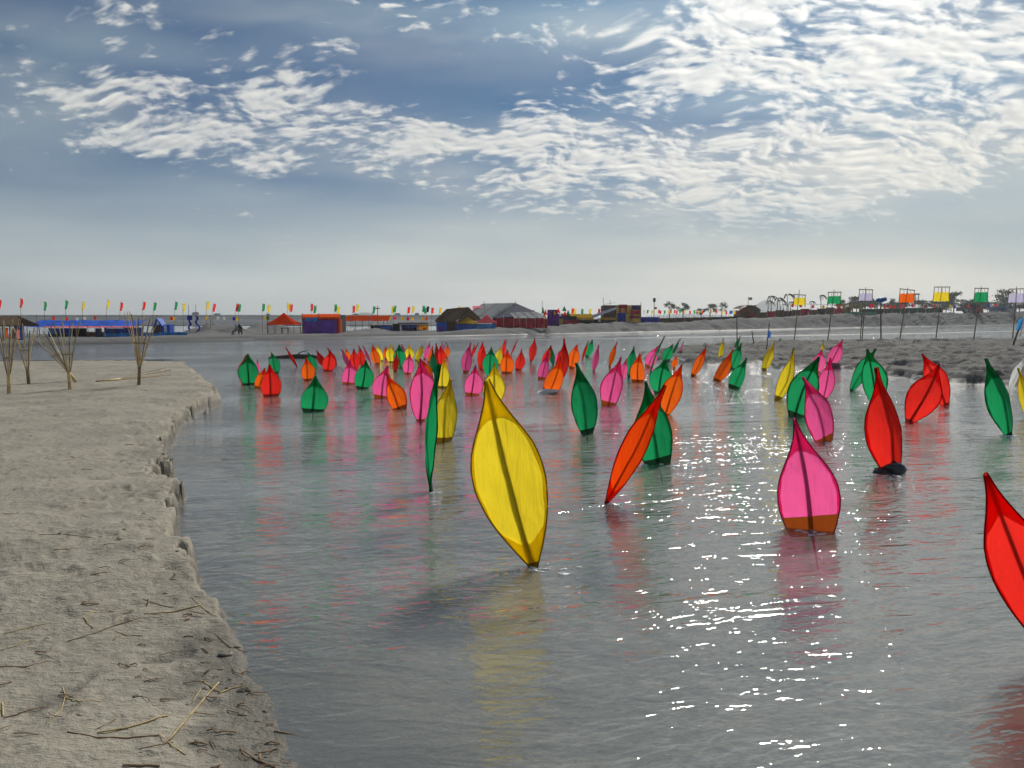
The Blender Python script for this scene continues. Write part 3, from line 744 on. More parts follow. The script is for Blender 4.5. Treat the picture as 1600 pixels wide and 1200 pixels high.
stand((158,596),(0,0),10,None,'collapsed bamboo stand lying flat on the sand',7,6,flat=e+Vector((0,0,.12)))

# ------------------------------------------------------------------ far bank things
def D_(px, s): return float(shore_d(px)) + s
def far_at(px, py, s):
    d = D_(px, s); return P(px, py, d), d/F
def gz(px, s): return float(land_z(np.array([px]), np.array([s]))[0])
def base_z(px, s):
    return gz(px, s)
def yz(py, d): return H + (HOR-py)*d/F
def canopy(px0, px1, ytop, yeave, s, m, label, legs=True, ridge=0.0, trim=None):
    c = (px0+px1)/2; d = D_(c, s); k = d/F; z0 = gz(c, s); x = (c-800)*k; w = (px1-px0)*k/2; zt = yz(ytop, d); ze = yz(yeave, d)
    root = empty('canopy_tent', (x, d, z0), label, 'tent')
    zt -= z0; ze -= z0; dp = w*.9; r_ = w*ridge
    mm = MB(); n = 6
    top = [(-r_,0,zt),(r_,0,zt)]
    cor = [(-w,-dp,ze),(w,-dp,ze),(w,dp,ze),(-w,dp,ze)]
    rows = []
    for i in range(n+1):
        f = i/n; sag = -.10*math.sin(math.pi*f)*(zt-ze)
        rows.append([tuple(Vector(top[0 if q in (0,3) else 1]).lerp(Vector(cor[q]), f) + Vector((0,0,sag))) for q in (0,1,2,3,0)])
    mm.sheet(rows, False); mm.build('canopy', m, root)
    v = MB(); h = (zt-ze)*.10+.05
    for q in range(4):
        a_, b_ = Vector(cor[q]), Vector(cor[(q+1)%4]); v.add([a_, b_, b_-Vector((0,0,h)), a_-Vector((0,0,h))], [(0,1,2,3)])
    v.build('valance', trim or m, root)
    if legs:
        for q in cor: MB().tube([(q[0]*.96,q[1]*.96,-.2),(q[0]*.96,q[1]*.96,ze)], .04, 5).build('leg', steel, root)
    return root, w, ze, z0
r_, w_, ze_, _ = canopy(424,466,488.5,505,7,or_tarp,'bright orange pyramid tent alone on the far bank')
tb = empty('table', (r_.location.x+.1, r_.location.y, r_.location.z), 'small dark table under the orange pyramid tent', 'table')
MB().box((0,0,.62), (.75,.5,.06)).build('table_top', darkwood, tb)
for i in (-1,1):
    for j in (-1,1): MB().box((i*.33,j*.2,.28), (.05,.05,.62)).build('leg', darkwood, tb)
canopy(715,747,495,504,7,ye_tarp,'yellow canopy with drooping corners by the thatched hut')
canopy(744,777,491.5,503,9,pk_tarp,'pink pyramid canopy beside the yellow one')

def boxpart(root, name, px0, px1, y0, y1, s, depth, m, dy=0.0):
    c = (px0+px1)/2; d = RD(root, c, s); k = d/F
    x0, x1 = (px0-800)*k, (px1-800)*k; za, zb = yz(y1, d), yz(y0, d)
    o = root.location
    return MB().box(((x0+x1)/2-o.x, d+depth/2+dy-o.y, (za+zb)/2-o.z), (x1-x0, depth, zb-za)).build(name, m, root)
ROOTS = {}
def stall(name, px0, px1, ybase, s, label, cat='stall', group=None):
    c = (px0+px1)/2; d = D_(c, s); o = empty(name, ((c-800)*d/F, d, yz(ybase, d)), label, cat, group)
    if name not in ('tarp_barrier','low_fence','cloth_screen','green_fence','bunting_rope','lantern_string'): ROOTS[o.name] = (d, s)
    return o
def RD(root, px, s):
    if root.name in ROOTS: return ROOTS[root.name][0] + s - ROOTS[root.name][1]
    return D_(px, s)
def post(root, px, y0, y1, s, r_=.035, m=None, dy=0.0, name='post', px1=None):
    d = RD(root, px, s); k = d/F; o = root.location
    a_ = Vector(((px-800)*k, d+dy, yz(y1, d)))-o; b_ = Vector((((px1 or px)-800)*k, d+dy, yz(y0, d)))-o
    return MB().tube([a_, b_], r_, 5).build(name, m or bamboo_d, root)
def wavy(root, name, px0, px1, y0, y1, s, m, amp=.06, n=12, dy=0.0, slant=0.0):
    c = (px0+px1)/2; d = RD(root, c, s); k = d/F; o = root.location; rows = []
    for j in range(4):
        f = j/3; rows.append([Vector(((px0+(px1-px0)*i/n-800)*k + 0, d+dy+amp*math.sin(i*1.9+j)+slant*f, yz(y0+(y1-y0)*f, d)+.3*amp*math.sin(i*2.7+f*3)))-o for i in range(n+1)])
    return MB().sheet(rows).build(name, m, root)
# blue market hall at the left
st = stall('market_stall', 40, 218, 528, 9, 'long blue roofed market stall with red trim on the far left bank')
d = D_(130, 9); k = d/F; o_ = st.location
def rf(pxa, pxb, ya, yb, m, name, dp=2.2, root=st, dd=d):
    kk = dd/F; a_ = [Vector(((q-800)*kk, dd, 0)) for q in (pxa, pxb)]
    za, zb = yz(ya, dd), yz(yb, dd); n = 10; rows = []
    for f in (0, .5, 1): rows.append([Vector(((pxa+(pxb-pxa)*i/n-800)*kk, dd+dp*(1-f), zb+(za-zb)*(1-f)+.04*math.sin(i*2.1+f*2)))-root.location for i in range(n+1)])
    return MB().sheet(rows).build(name, m, root)
rf(43,215,500.5,511,blue_tarp,'roof')
wavy(st,'trim',70,215,509.5,511.8,9,pk_tarp,.03,20,-.05)
for i, q in enumerate(range(44,216,19)): post(st, q, 508, 529, 9)
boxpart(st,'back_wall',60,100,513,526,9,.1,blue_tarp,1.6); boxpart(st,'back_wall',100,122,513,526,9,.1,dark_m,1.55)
boxpart(st,'back_wall',122,150,519,529,9,.1,brown,1.5); boxpart(st,'back_wall',150,212,512,528,9,.1,blue_tarp,1.6)
boxpart(st,'curtain',149,158,513,528,9,.08,navy,.2); boxpart(st,'curtain',72,82,513,527,9,.08,sky_tarp,.5); boxpart(st,'counter',75,98,522,528,9,.5,green_net,.3)
wavy(st,'fringe',168,196,511.5,513.6,9,white_p,.04,24,-.08)
tp = stall('tarp_barrier', 160, 292, 530, 6, 'light blue tarp barrier along the water at far left', 'tarp')
wavy(tp,'tarp',162,214,521,529.5,6,sky_tarp,.10,14); wavy(tp,'tarp',214,250,520,529,6,sky_tarp,.10,12); wavy(tp,'tarp',250,293,519,528.5,6,sky_tarp,.10,14)
for q in (164,190,214,250,272,291): post(tp, q, 519, 531, 6, .03, None, .12)
ho = stall('booth', 236, 268, 524, 9, 'small blue booth with a pointed white panelled gable', 'booth')
boxpart(ho,'body',241,252,509,524,9,.9,brown); boxpart(ho,'wall',253,267,507,524,9,.9,blue_tarp); boxpart(ho,'panel',258,262,508.5,520,9,.05,white_p,-.06)
dd = D_(248,9); kk = dd/F
MB().prism([Vector(((q-800)*kk, dd-.1, yz(y, dd)))-ho.location for q, y in ((239,509),(256,509),(248,497.5))], (0,1,0), 1.1).build('gable', blue_tarp, ho)
MB().prism([Vector(((q-800)*kk, dd-.15, yz(y, dd)))-ho.location for q, y in ((247,507),(251.5,507),(249,501))], (0,1,0), .05).build('gable_panel', white_p, ho)
hu = stall('thatched_hut', -12, 40, 538, 3, 'thatched stall hung with cloths at the left edge of the far bank', 'hut')
def gable(root, px0, px1, yr, ye, s, depth, m, ridge0, ridge1, name='roof', over=0.0):
    c = (px0+px1)/2; d = RD(root, c, s); k = d/F; o = root.location; t = .12
    v = lambda q, y, dy: Vector(((q-800)*k, d+dy, yz(y, d)))-o
    f0, f1, b0, b1 = v(px0,ye,-.3-over), v(px1,ye,-.3-over), v(px0,ye,depth+.3), v(px1,ye,depth+.3)
    r0, r1 = v(ridge0,yr,depth/2), v(ridge1,yr,depth/2); T = Vector((0,0,t))
    return MB().add([f0,f1,r1,r0,b0,b1,f0+T,f1+T,r1+T,r0+T,b0+T,b1+T], [(0,1,2,3),(3,2,5,4),(9,8,7,6),(10,11,8,9),(0,6,7,1),(1,7,8,2),(2,8,11,5),(5,11,10,4),(4,10,9,3),(3,9,6,0)]).build(name, m, root)
gable(hu,-14,36,495,510,3,2.0,thatch,-8,18)
boxpart(hu,'wall',9,24,509,532,3,.1,blue_tarp,1.2)
for q, m_ in ((0,white_p),(10,or_tarp),(21,brown),(28,pk_tarp),(34,sky_tarp)): wavy(hu,'hanging_cloth',q,q+6,512+q%5,529,3,m_,.05,5,-.1)
for q in (-8,6,17,37): post(hu, q, 505, 541, 3, .05)
boxpart(hu,'counter',0,36,531,540,3,.6,brown)
# streamers
for i, (q, lab) in enumerate(((297,'blue square kite flag with thin tail on the far left bank'),(308,'blue streamer with a long twisting tail beside the square kite flag'))):
    fl = stall('streamer_flag', q, q+1, 524, 10, lab, 'flag'); post(fl, q, 476, 525, 10, .025, steel)
    if i == 0: wavy(fl,'cloth',294,303,493,500,10,plain('royal_blue_cloth',(.02,.03,.36),.8),.08,5,-.05)
    dq = D_(q, 10); kq = dq/F; rows = []
    for j in range(14):
        x_ = (q + (0 if i else 3) + (2.2*math.sin(j*.8)+j*.35 if i else 1.2*math.sin(j)-.2*j)); y_ = 493+j*(1.9 if i else 1.7)
        rows.append([Vector(((x_-1.3-800)*kq, dq-.1, yz(y_, dq)))-fl.location, Vector(((x_+1.3-800)*kq, dq+.05*math.sin(j), yz(y_, dq)))-fl.location])
    MB().sheet(rows).build('tail', _mc['royal_blue_cloth'], fl)
# seated people
def person(px, s, label, m, seed=0, scale=1.0):
    d = D_(px, s); me = bpy.data.meshes.new('person')
    V = [(0,0,.22),(0,.05,.45),(0,.03,.70),(0,0,.80),(0,-.02,.95),(.18,.03,.66),(.24,-.12,.45),(.14,-.32,.40),(-.18,.03,.66),(-.24,-.12,.45),(-.14,-.32,.40),(.12,-.40,.38),(.12,-.45,.05),(.12,-.58,.03),(-.12,-.40,.38),(-.12,-.45,.05),(-.12,-.58,.03)]
    E = [(0,1),(1,2),(2,3),(3,4),(2,5),(5,6),(6,7),(2,8),(8,9),(9,10),(0,11),(11,12),(12,13),(0,14),(14,15),(15,16)]
    rad = [.15,.14,.15,.055,.10,.07,.05,.04,.07,.05,.04,.08,.055,.045,.08,.055,.045]
    me.from_pydata([Vector(p)*scale for p in V], E, []); o = bpy.data.objects.new('person', me); C.objects.link(o)
    sk = o.modifiers.new('skin', 'SKIN'); 
    for i, q in enumerate(me.skin_vertices[0].data): q.radius = (rad[i]*scale,)*2; q.use_root = i == 0
    o.modifiers.new('sub', 'SUBSURF').render_levels = 1
    me.materials.append(m); o.location = ((px-800)*d/F, d, gz(px, s)); o.rotation_euler = (0,0,seed); return tag(o, label, 'person')
person(371, 5, 'person in pale shirt sitting on the far sand left of another', plain('grey_shirt',(.22,.19,.18),.9), -.6)
person(375, 5.3, 'person in dark clothes sitting on the far sand', plain('dark_shirt',(.02,.018,.02),.9), .5, 1.15)
# purple and orange shed
sh = stall('tarp_shed', 473, 535, 524, 6, 'purple walled shed with orange tarp top on the far bank', 'shed')
wavy(sh,'wall',474,527,497,523,6,plain('violet_cloth',(.18,.06,.42),.85,.3,1.0),.06,18); wavy(sh,'roof_band',473,498,491,500,6,or_tarp,.05,8,-.1); wavy(sh,'roof_band',498,533,490.5,499.5,6,or_tarp,.05,10,-.1)
wavy(sh,'blue_patch',478,498,496,502,6,sky_tarp,.05,8,-.14); wavy(sh,'side_curtain',526,535,499,523,6,or_tarp,.12,7,-.05)
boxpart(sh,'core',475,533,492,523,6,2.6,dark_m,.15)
for q in (474,500,533): post(sh, q, 489.5, 524, 6, .04, None, -.14)
ow = stall('open_shelter', 537, 607, 523, 7, 'long orange awning on bare poles over driftwood', 'shelter')
rf(538,607,493,501.5,or_tarp,'awning',1.8,ow,D_(572,7))
for q in (538,549,556,567,577,591,606): post(ow, q, 493, 523, 7, .03); 
for q in (541,556,572,588): post(ow, q, 510, 511, 7, .025, None, .8, 'rail', q+14)
for i in range(9): post(ow, 545+i*6, 512+i%4*2, 521, 7, .03, darkwood, .5, 'lumber', 541+i*6+(i%3)*7)
dk = stall('tarp_stall', 578, 626, 521, 6, 'dark blue tarp stall with a black doorway', 'stall')
wavy(dk,'wall',579,616,508,520.5,6,navy,.08,12); boxpart(dk,'doorway',614,625,506,520.5,6,.8,dark_m); wavy(dk,'wall',594,612,510,519,6,blue_tarp,.06,8,-.15)
for q in (580,596,614,625): post(dk, q, 505, 522, 6, .03, None, -.1)
fs = stall('food_stall', 624, 669, 521, 6, 'small flat roofed stall with a blue back and yellow baskets', 'stall')
boxpart(fs,'roof',623,669,504,506,6,2.2,brown,-.6); boxpart(fs,'back_wall',625,650,507,516,6,.1,blue_tarp,1.2); boxpart(fs,'back_wall',650,668,507,518,6,.1,ye_tarp,1.2)
boxpart(fs,'counter',625,668,516,521,6,.5,brown)
for q in (625,640,655,668): post(fs, q, 505, 522, 6, .035, None, -.4)
for q, m_ in ((630,red_cloth),(636,purple_cloth),(646,dark_m),(661,or_tarp)): boxpart(fs,'goods',q,q+4,512,516.5,6,.4,m_,.1)
# banner on tall poles beside the stall
pk_ = stall('festival_pole', 590, 592, 523, 7, 'tall dark pole topped with dark red windmill blades', 'pole'); post(pk_, 591, 478, 523, 7, .04, darkwood)
for a_ in range(3): post(pk_, 591, 482, 482, 7, .06, red_cloth, -.1, 'blade', 591+4*math.cos(a_*2.1+.3) or 1)
# thatched hut
th = stall('thatched_hut', 680, 750, 521, 8, 'brown thatched hut with blue tarp walls on the far bank', 'hut')
dd = D_(715, 8); kk = dd/F
def V3(q, y, dy, root): return Vector(((q-800)*kk, dd+dy, yz(y, dd)))-root.location
T = Vector((0,0,.15)); a0, a1, a2, a3, a4, a5 = V3(680,503,0,th), V3(713,503,-.9,th), V3(733,482,0,th), V3(696,485,2.0,th), V3(751,500,.6,th), V3(715,500,3.4,th)
MB().add([a0,a1,a2,a3,a4,a5]+[p_+T for p_ in (a0,a1,a2,a3,a4,a5)], [(0,1,2,3),(2,4,5,3),(9,8,7,6),(9,11,10,8),(0,6,7,1),(1,7,8,2),(2,8,10,4)]).build('roof', thatch, th)
MB().prism([V3(714,503,-.3,th), V3(749,501,.5,th), V3(733,484,.1,th)], (0,1,0), .12).build('gable_wall', thatch, th)
for i_, (q0, q1, m_) in enumerate(((682,698,blue_tarp),(698,711,brown),(711,735,blue_tarp))): boxpart(th,'wall',q0,q1,502.5,521,8,2.2,m_,.1*i_)
wavy(th,'hanging_cloth',686,694,510,520,8,purple_cloth,.05,6,-.15)
for i in range(16):                         # courses of thatch
    f = (i+.5)/16; l_, r2 = a0.lerp(a3, f)+T*1.25, a1.lerp(a2, f)+T*1.25
    MB().tube([l_, l_.lerp(r2,.5)+Vector((0,-.02,.03)), r2], .045, 5).build('thatch_course', thatch, th)
wavy(th,'front_tarp',715,746,506,521,8,blue_tarp,.15,14,-.6); wavy(th,'front_tarp',744,775,506,514,8,sky_tarp,.15,12,-.6)
# big tin shed
bs = stall('market_shed', 733, 856, 512, 12, 'big grey tin roofed shed with a dark blue gable', 'shed')
dd = D_(795, 12); kk = dd/F
r0, r1, e0, e1 = V3(752,474.5,3,bs), V3(806,474,0,bs), V3(727,494,-.5,bs), V3(772,497,-3,bs)
n = 22
for i in range(n):                          # tin sheets lapped along the slope
    f0, f1 = i/n, (i+1.06)/n; u_ = Vector((0,0,.05*(i%2)))
    pa, pb, pc, pd = r0.lerp(r1,f0)+u_, r0.lerp(r1,min(1.02,f1))+u_, e0.lerp(e1,min(1.02,f1))+u_, e0.lerp(e1,f0)+u_
    mid = Vector((0,0,.05))
    MB().add([pa,pa.lerp(pb,.5)+mid,pb,pd,pd.lerp(pc,.5)+mid,pc,pa-T*.2,pb-T*.2,pc-T*.2,pd-T*.2], [(0,1,4,3),(1,2,5,4),(6,9,8,7)]).build('roof_sheet', (tin, tin_d, tin, tin, tin_d)[i%5], bs)
g1 = V3(848,492,-1.5,bs)
MB().add([r1,e1,g1,r1+Vector((0,6,0)),g1+Vector((0,6,0))], [(0,1,2),(0,2,4,3)]).build('gable', navy, bs)
wavy(bs,'pink_banner',738,752,478,486,12,pk_tarp,.08,6,1.5)
for i in range(10):
    f0, f1 = i/10, (i+1.05)/10; pa, pb = V3(797+38*f0,489-1.5*f0,-3.2,bs), V3(797+38*f1,489-1.5*f1,-3.2,bs); pc, pd = V3(804+46*f1,497,-5,bs), V3(804+46*f0,497,-5,bs)
    u_ = Vector((0,0,.04*(i%2))); MB().add([p_+u_ for p_ in (pa,pb,pc,pd)]+[p_-T*.2 for p_ in (pa,pb,pc,pd)], [(0,1,2,3),(7,6,5,4)]).build('lean_to_sheet', tin_d if i%3 == 1 else tin, bs)
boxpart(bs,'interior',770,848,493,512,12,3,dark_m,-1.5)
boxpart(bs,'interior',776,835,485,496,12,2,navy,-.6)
for q0, q1 in ((775,787),(787,797),(797,812),(812,821),(821,836),(836,856)): wavy(bs,'red_curtain',q0,q1-.6,497.5,512.5,7,red_cloth,.10,7)
for q in (787,803,812,822,836,850): post(bs, q, 492, 513, 7, .04, bamboo, -.15)
for q in (757,806,847): post(bs, q, 470, 490, 12, .03, steel, 0, 'mast')
# purple banners and pennants
pb_ = stall('cloth_enclosure', 855, 904, 512, 9, 'purple and red cloth enclosure bristling with pennants', 'enclosure')
wavy(pb_,'wall',855,871,484,508,9,purple_cloth,.12,9); wavy(pb_,'wall',870,881,490,506,9,purple_cloth,.12,7,-.1); wavy(pb_,'wall',880,902,500,509,9,red_cloth,.12,10,-.2); wavy(pb_,'wall',880,890,492,500,9,navy,.1,6); wavy(pb_,'banner',873,879,498,509,9,gold,.08,4,-.4)
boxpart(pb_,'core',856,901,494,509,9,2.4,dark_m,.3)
def pennant(root, q, yt, yb, w, s, m):
    d2 = RD(root, q, s); k2 = d2/F; pts = [Vector(((q-800)*k2, d2-.4, yz(yt, d2)))-root.location, Vector(((q-w*.5-800)*k2, d2-.4, yz(yb, d2)))-root.location, Vector(((q+w*.5-800)*k2, d2-.4, yz(yb, d2)))-root.location]
    MB().prism(pts, (0,1,0), .05).build('pennant', m, root)
for q, yt, yb, w, c in ((848,479,490,5,'green'),(852,483,492,6,'red'),(850,488,497,7,'red'),(872,481,489,6,'red'),(881,478,486,7,'green'),(882,486,493,7,'red'),(887,484,492,6,'green'),(866,486,492,5,'yellow'),(875,488,494,4,'white')): pennant(pb_, q, yt, yb, w, 9, cl_m(c))
ya = stall('market_stall', 889, 927, 507, 9, 'stall with a bright yellow awning and open dark front')
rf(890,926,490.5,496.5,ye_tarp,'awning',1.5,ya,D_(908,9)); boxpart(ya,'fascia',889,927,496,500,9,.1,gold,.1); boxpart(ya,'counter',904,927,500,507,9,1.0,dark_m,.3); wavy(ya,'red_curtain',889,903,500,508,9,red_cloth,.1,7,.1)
for q in (890,904,926): post(ya, q, 491, 509, 9, .04)
bt = stall('tarp_shelter', 925, 963, 507, 9, 'sloping navy tarp shelter beside the golden stage', 'shelter')
dd = D_(944, 9); kk = dd/F
MB().sheet([[V3(925+38*i/8,497-1.8*i+(.6 if i%2 else 0),-1.0,bt) for i in range(9)],[V3(925+38*i/8,493-1.7*i,1.5,bt) for i in range(9)]]).build('roof', navy, bt)
boxpart(bt,'wall',926,962,499,507,9,1.2,dark_m,.2); wavy(bt,'goods_cloth',940,962,496,500,9,gold,.1,8,.1); boxpart(bt,'sign',934,938,497,503,9,.1,white_p)
gs = stall('festival_stage', 941, 1001, 508, 10, 'golden cloth stage with red patterns and a blue doorway', 'stage')
wavy(gs,'wall',962,1001,477,507,10,gold,.08,12); boxpart(gs,'core',942,1001,477.5,507,10,3,brown,.25); wavy(gs,'wall',942,962,477,490,10,brown,.08,8,-.0)
for q0, q1, y0, y1, m_ in ((964,977,489,507,plain('royal_blue_cloth',(.02,.03,.36))),(966,979,476,482,red_cloth),(967,969.5,477,489,red_cloth),(976,978.5,480,490,red_cloth),(985,988,484,498,red_cloth),(988,999,485,491,red_cloth),(966,970,499,507,red_cloth),(982,999,494,497,red_cloth),(986,999,477,484,navy)): boxpart(gs,'panel',q0,q1,y0,y1,10,.06,m_,-.18)
for q, yt in ((941.5,465),(952,469),(1000,472)): post(gs, q, yt, 508, 10, .04, steel, -.2, 'pole')
post(gs, 941, 473, 476, 10, .02, rope_m, -.2, 'rope', 962)
bb = stall('banner_wall', 1000, 1029, 506, 12, 'plain royal blue cloth wall right of the golden stage', 'banner'); wavy(bb,'cloth',1000,1029,495.5,504,12,_mc['royal_blue_cloth'],.1,12)
for q in (1001,1014,1028): post(bb, q, 494, 506, 12, .04)
lp = stall('lamp_mast', 1021, 1022, 506, 14, 'tall lamp mast behind the royal blue cloth wall', 'mast'); post(lp, 1021, 470, 506, 14, .06, steel); boxpart(lp,'lamp_head',1019.5,1023,466,472,14,.3,dark_m,-.1); boxpart(lp,'speaker',1022,1025,480,483,14,.3,dark_m,-.1)
wl = stall('low_fence', 1028, 1150, 503, 16, 'low dark net fence running along the dune crest', 'fence')
for q in range(1028, 1150, 14): wavy(wl,'net_panel',q,q+13.6,np.interp(q,[1028,1150],[497,494.5]),np.interp(q,[1028,1150],[505,500.5]),16,green_net if q > 1105 else brown,.12,6)
for q in range(1028, 1152, 14): post(wl, q, np.interp(q,[1028,1150],[495,492.5]), np.interp(q,[1028,1150],[506,502]), 16, .05)
# brown arched hut and flag
dh = stall('arched_hut', 1150, 1186, 500, 16, 'brown round roofed hut with horned ridge on the dune', 'hut')
dd = D_(1168,16); kk = dd/F; rows = []
for i in range(13):
    f = i/12; q = 1152+33*f; y = 486 - 9*math.sin(math.pi*min(1, f*.92+.08))**.7
    rows.append([V3(q, y, -1.2, dh), V3(q, y, 4, dh)])
MB().sheet(rows).build('roof', thatch, dh); boxpart(dh,'wall',1153,1184,485,499,16,4,brown,-.6)
MB().prism([V3(1153+31*i/10, 486-7.5*math.sin(math.pi*min(1,(i/10)*.92+.06))**.7, -.8, dh) for i in range(11)] + [V3(1184,490,-.8,dh), V3(1153,490,-.8,dh)], (0,1,0), .15).build('gable', brown, dh)
post(dh,1152,478,486,16,.08,thatch,-1.2,'horn',1151); post(dh,1172,477.5,478.5,16,.12,darkwood,-1.2,'horn',1177)
boxpart(dh,'banner',1160,1164,483,488,16,.1,or_tarp,-.9); boxpart(dh,'banner',1167,1174,490,494,16,.1,red_cloth,-.9)
fp = stall('flag_pole', 1167, 1168, 490, 18, 'thin flagpole with a small grey flag above the arched hut', 'flag'); post(fp, 1167, 464, 492, 18, .05, steel); wavy(fp,'flag',1168,1173,465,469,18,concrete,.1,5)
# brown screens on the dune
bf = stall('cloth_screen', 1180, 1320, 495, 14, 'long brown cloth screen standing along the dune crest', 'screen')
for i, q in enumerate(range(1184, 1318, 13)):
    yb = np.interp(q,[1184,1318],[497,490]); wavy(bf,'panel',q,q+12.7,yb-9-(i%3),yb,14,(brown, red_cloth, brown, darkwood)[i%4],.15,6)
    post(bf, q, yb-11, yb+1, 14, .06)

# ------------------------------------------------------------------ flag rows
def banner_flag(q, yt, c, s=12, w=4.2, h=13, pole_to=524, lean=0.0, label=None):
    d = D_(q, s); k = d/F; z0 = gz(q, s)
    root = empty('banner_flag', ((q-800)*k, d, z0), label, 'flag', 'coloured banner flags in a row')
    zt = yz(yt, d)-z0; zb = yz(yt+h, d)-z0; x = w*k
    MB().tube([(-x*.5,0,-.2),(-x*.5+lean*.2,0,(zt)*.6),(-x*.5+lean,0,zt+.1)], .018, 4).build('pole', bamboo_d, root)
    rows = []; rr = random.Random(int(q*10))
    for j in range(5):
        f = j/4; sh = -lean*.5*f - rr.uniform(0,.05)*f
        rows.append([(-x*.5+lean+sh + x*i/3*(1-.15*f*rr.random()), .07*math.sin(i*2+j*1.3), zt+(zb-zt)*f) for i in range(4)])
    MB().sheet(rows).build('flag', cl_m(c), root)
K = {'R':'red','G':'green','Y':'yellow','K':'black','W':'white','O':'orange','B':'blue','P':'pink'}
FL = [(2,469,'R'),(37,467,'R'),(74,472,'G'),(107,470,'G'),(133,472,'Y'),(170,469.5,'Y'),(191,473,'R'),(226,472,'R'),(243,473,'G'),(276,472,'G'),(290,474,'Y'),(326,472,'Y'),(335,475,'R'),(371,475,'R'),(376,475.5,'G'),(413,475,'G'),(421,477,'Y'),(452,474,'Y'),(456,476,'R'),(489,475,'R'),(493,478,'G'),(525,476,'G'),(530,479,'Y'),(554,478,'R'),(558,476,'Y'),(584,479,'G'),(613,479,'Y'),(617,478,'G'),(638,480,'R'),(645,479,'Y'),(661,478,'G'),(665,481,'G'),(668,479,'K'),(676,481,'R'),(688,481,'Y'),(718,479,'Y'),(725,481,'R'),(893,482,'R'),(897,483,'Y'),(909,483,'G'),(921,483,'Y'),(935,483,'R')]
seen = {}
for q, yt, c in FL:
    seen[c] = seen.get(c, 0) + 1; sm = q > 700
    banner_flag(q, yt, K[c], 12 if q < 700 else 16, 3.9 if not sm else 3.6, np.interp(q,[0,600,725,1200],[14,10.5,8,8]), lean=random.uniform(.0,.22), label=f'{K[c]} banner flag over the far bank, {ORD[seen[c]-1]} {K[c]} one from left' if c != 'K' else 'only black banner flag in the far row')
SF = list(zip((1005,1011,1018,1028,1031,1037,1043,1047,1053,1056,1061,1068,1077,1084,1090,1096,1110,1118,1127,1133,1140,1146,1151), 'WGYRRGYORRGYRGYRYRYRBYR'))
seen = {}
for q, c in SF:
    seen[c] = seen.get(c, 0) + 1; r0_ = D_(q, 18); k = r0_/F; yt = 485 + 1.2*math.sin(q)
    banner_flag(q, yt, K[c], 18, 2.6 if c != 'B' else 5, 5.2, lean=random.uniform(0,.2), label=f'small {K[c]} flag on the right dune, {ORD[seen[c]-1]} {K[c]} one from left')
# hanging tags on a rope
bu = stall('bunting_rope', 75, 640, 500, 11, 'rope of small hanging coloured tags along the left far bank', 'bunting')
pts = []
for q in range(60, 690, 12): dq = D_(q, 11); pts.append(Vector(((q-800)*dq/F, dq, yz(495+.9*math.sin(q*.07), dq)))-bu.location)
MB().tube(pts, .008, 4).build('rope', rope_m, bu)
for q, c in ((86,'O'),(107,'O'),(123,'W'),(135,'W'),(151,'R'),(270,'R'),(273,'Y'),(325,'Y'),(342,'W'),(352,'W'),(367,'B'),(372,'Y'),(416,'Y'),(420,'G'),(610,'Y'),(618,'P'),(629,'Y'),(638,'R'),(645,'Y'),(661,'Y'),(667,'O'),(580,'W'),(550,'Y')):
    dq = D_(q, 11); kq = dq/F; z1 = yz(495.2+.9*math.sin(q*.07), dq); w = 3.6*kq; h = 5*kq
    MB().box(Vector(((q-800)*kq, dq, z1-h/2))-bu.location, (w, .04, h)).build('tag', cl_m(K[c]), bu)
for q in range(60, 690, 90): post(bu, q, 492, 526 if q < 500 else 520, 11, .03)
# lanterns on the right dune
lt = stall('lantern_string', 1255, 1450, 483, 20, 'string of round coloured lanterns along the right dune', 'lanterns')
pts = []
for q in range(1230, 1600, 10): dq = D_(q, 12); pts.append(Vector(((q-800)*dq/F, dq, yz(475+1.2*math.sin(q*.06), dq)))-lt.location)
MB().tube(pts, .03, 4).build('rope', rope_m, lt)
for q in range(1230, 1600, 60): post(lt, q, 474, 494, 12, .06)
for q, c in ((1236,'R'),(1249,'R'),(1268,'P'),(1284,'Y'),(1309,'R'),(1357,'P'),(1361,'O'),(1380,'O'),(1388,'O'),(1394,'R'),(1404,'R'),(1409,'P'),(1423,'P'),(1457,'O'),(1482,'Y'),(1488,'B'),(1510,'R'),(1540,'B'),(1551,'P')):
    dq = D_(q, 12); kq = dq/F; z1 = yz(475+1.2*math.sin(q*.06)+3.5, dq)
    MB().blob(Vector(((q-800)*kq, dq, z1))-lt.location, (2.2*kq, 2.2*kq, 2.8*kq), int(q), .05, 10, 7).build('lantern', cl_m(K[c]), lt)
dq = D_(1443, 14); kq = dq/F
dk_ = stall('round_sign', 1443, 1444, 490, 14, 'white ringed red disc sign on a post above the dune', 'sign')
for r2, m_, yo in ((4.2,white_p,0),(2.9,pk_tarp,-.06)): MB().tube([Vector(((1443-800)*kq, dq+yo+.05, yz(479,dq)))-dk_.location, Vector(((1443-800)*kq, dq+yo-.05, yz(479,dq)))-dk_.location], r2*kq, 18).build('disc', m_, dk_)
post(dk_, 1443, 482, 493, 14, .08, None, .1)

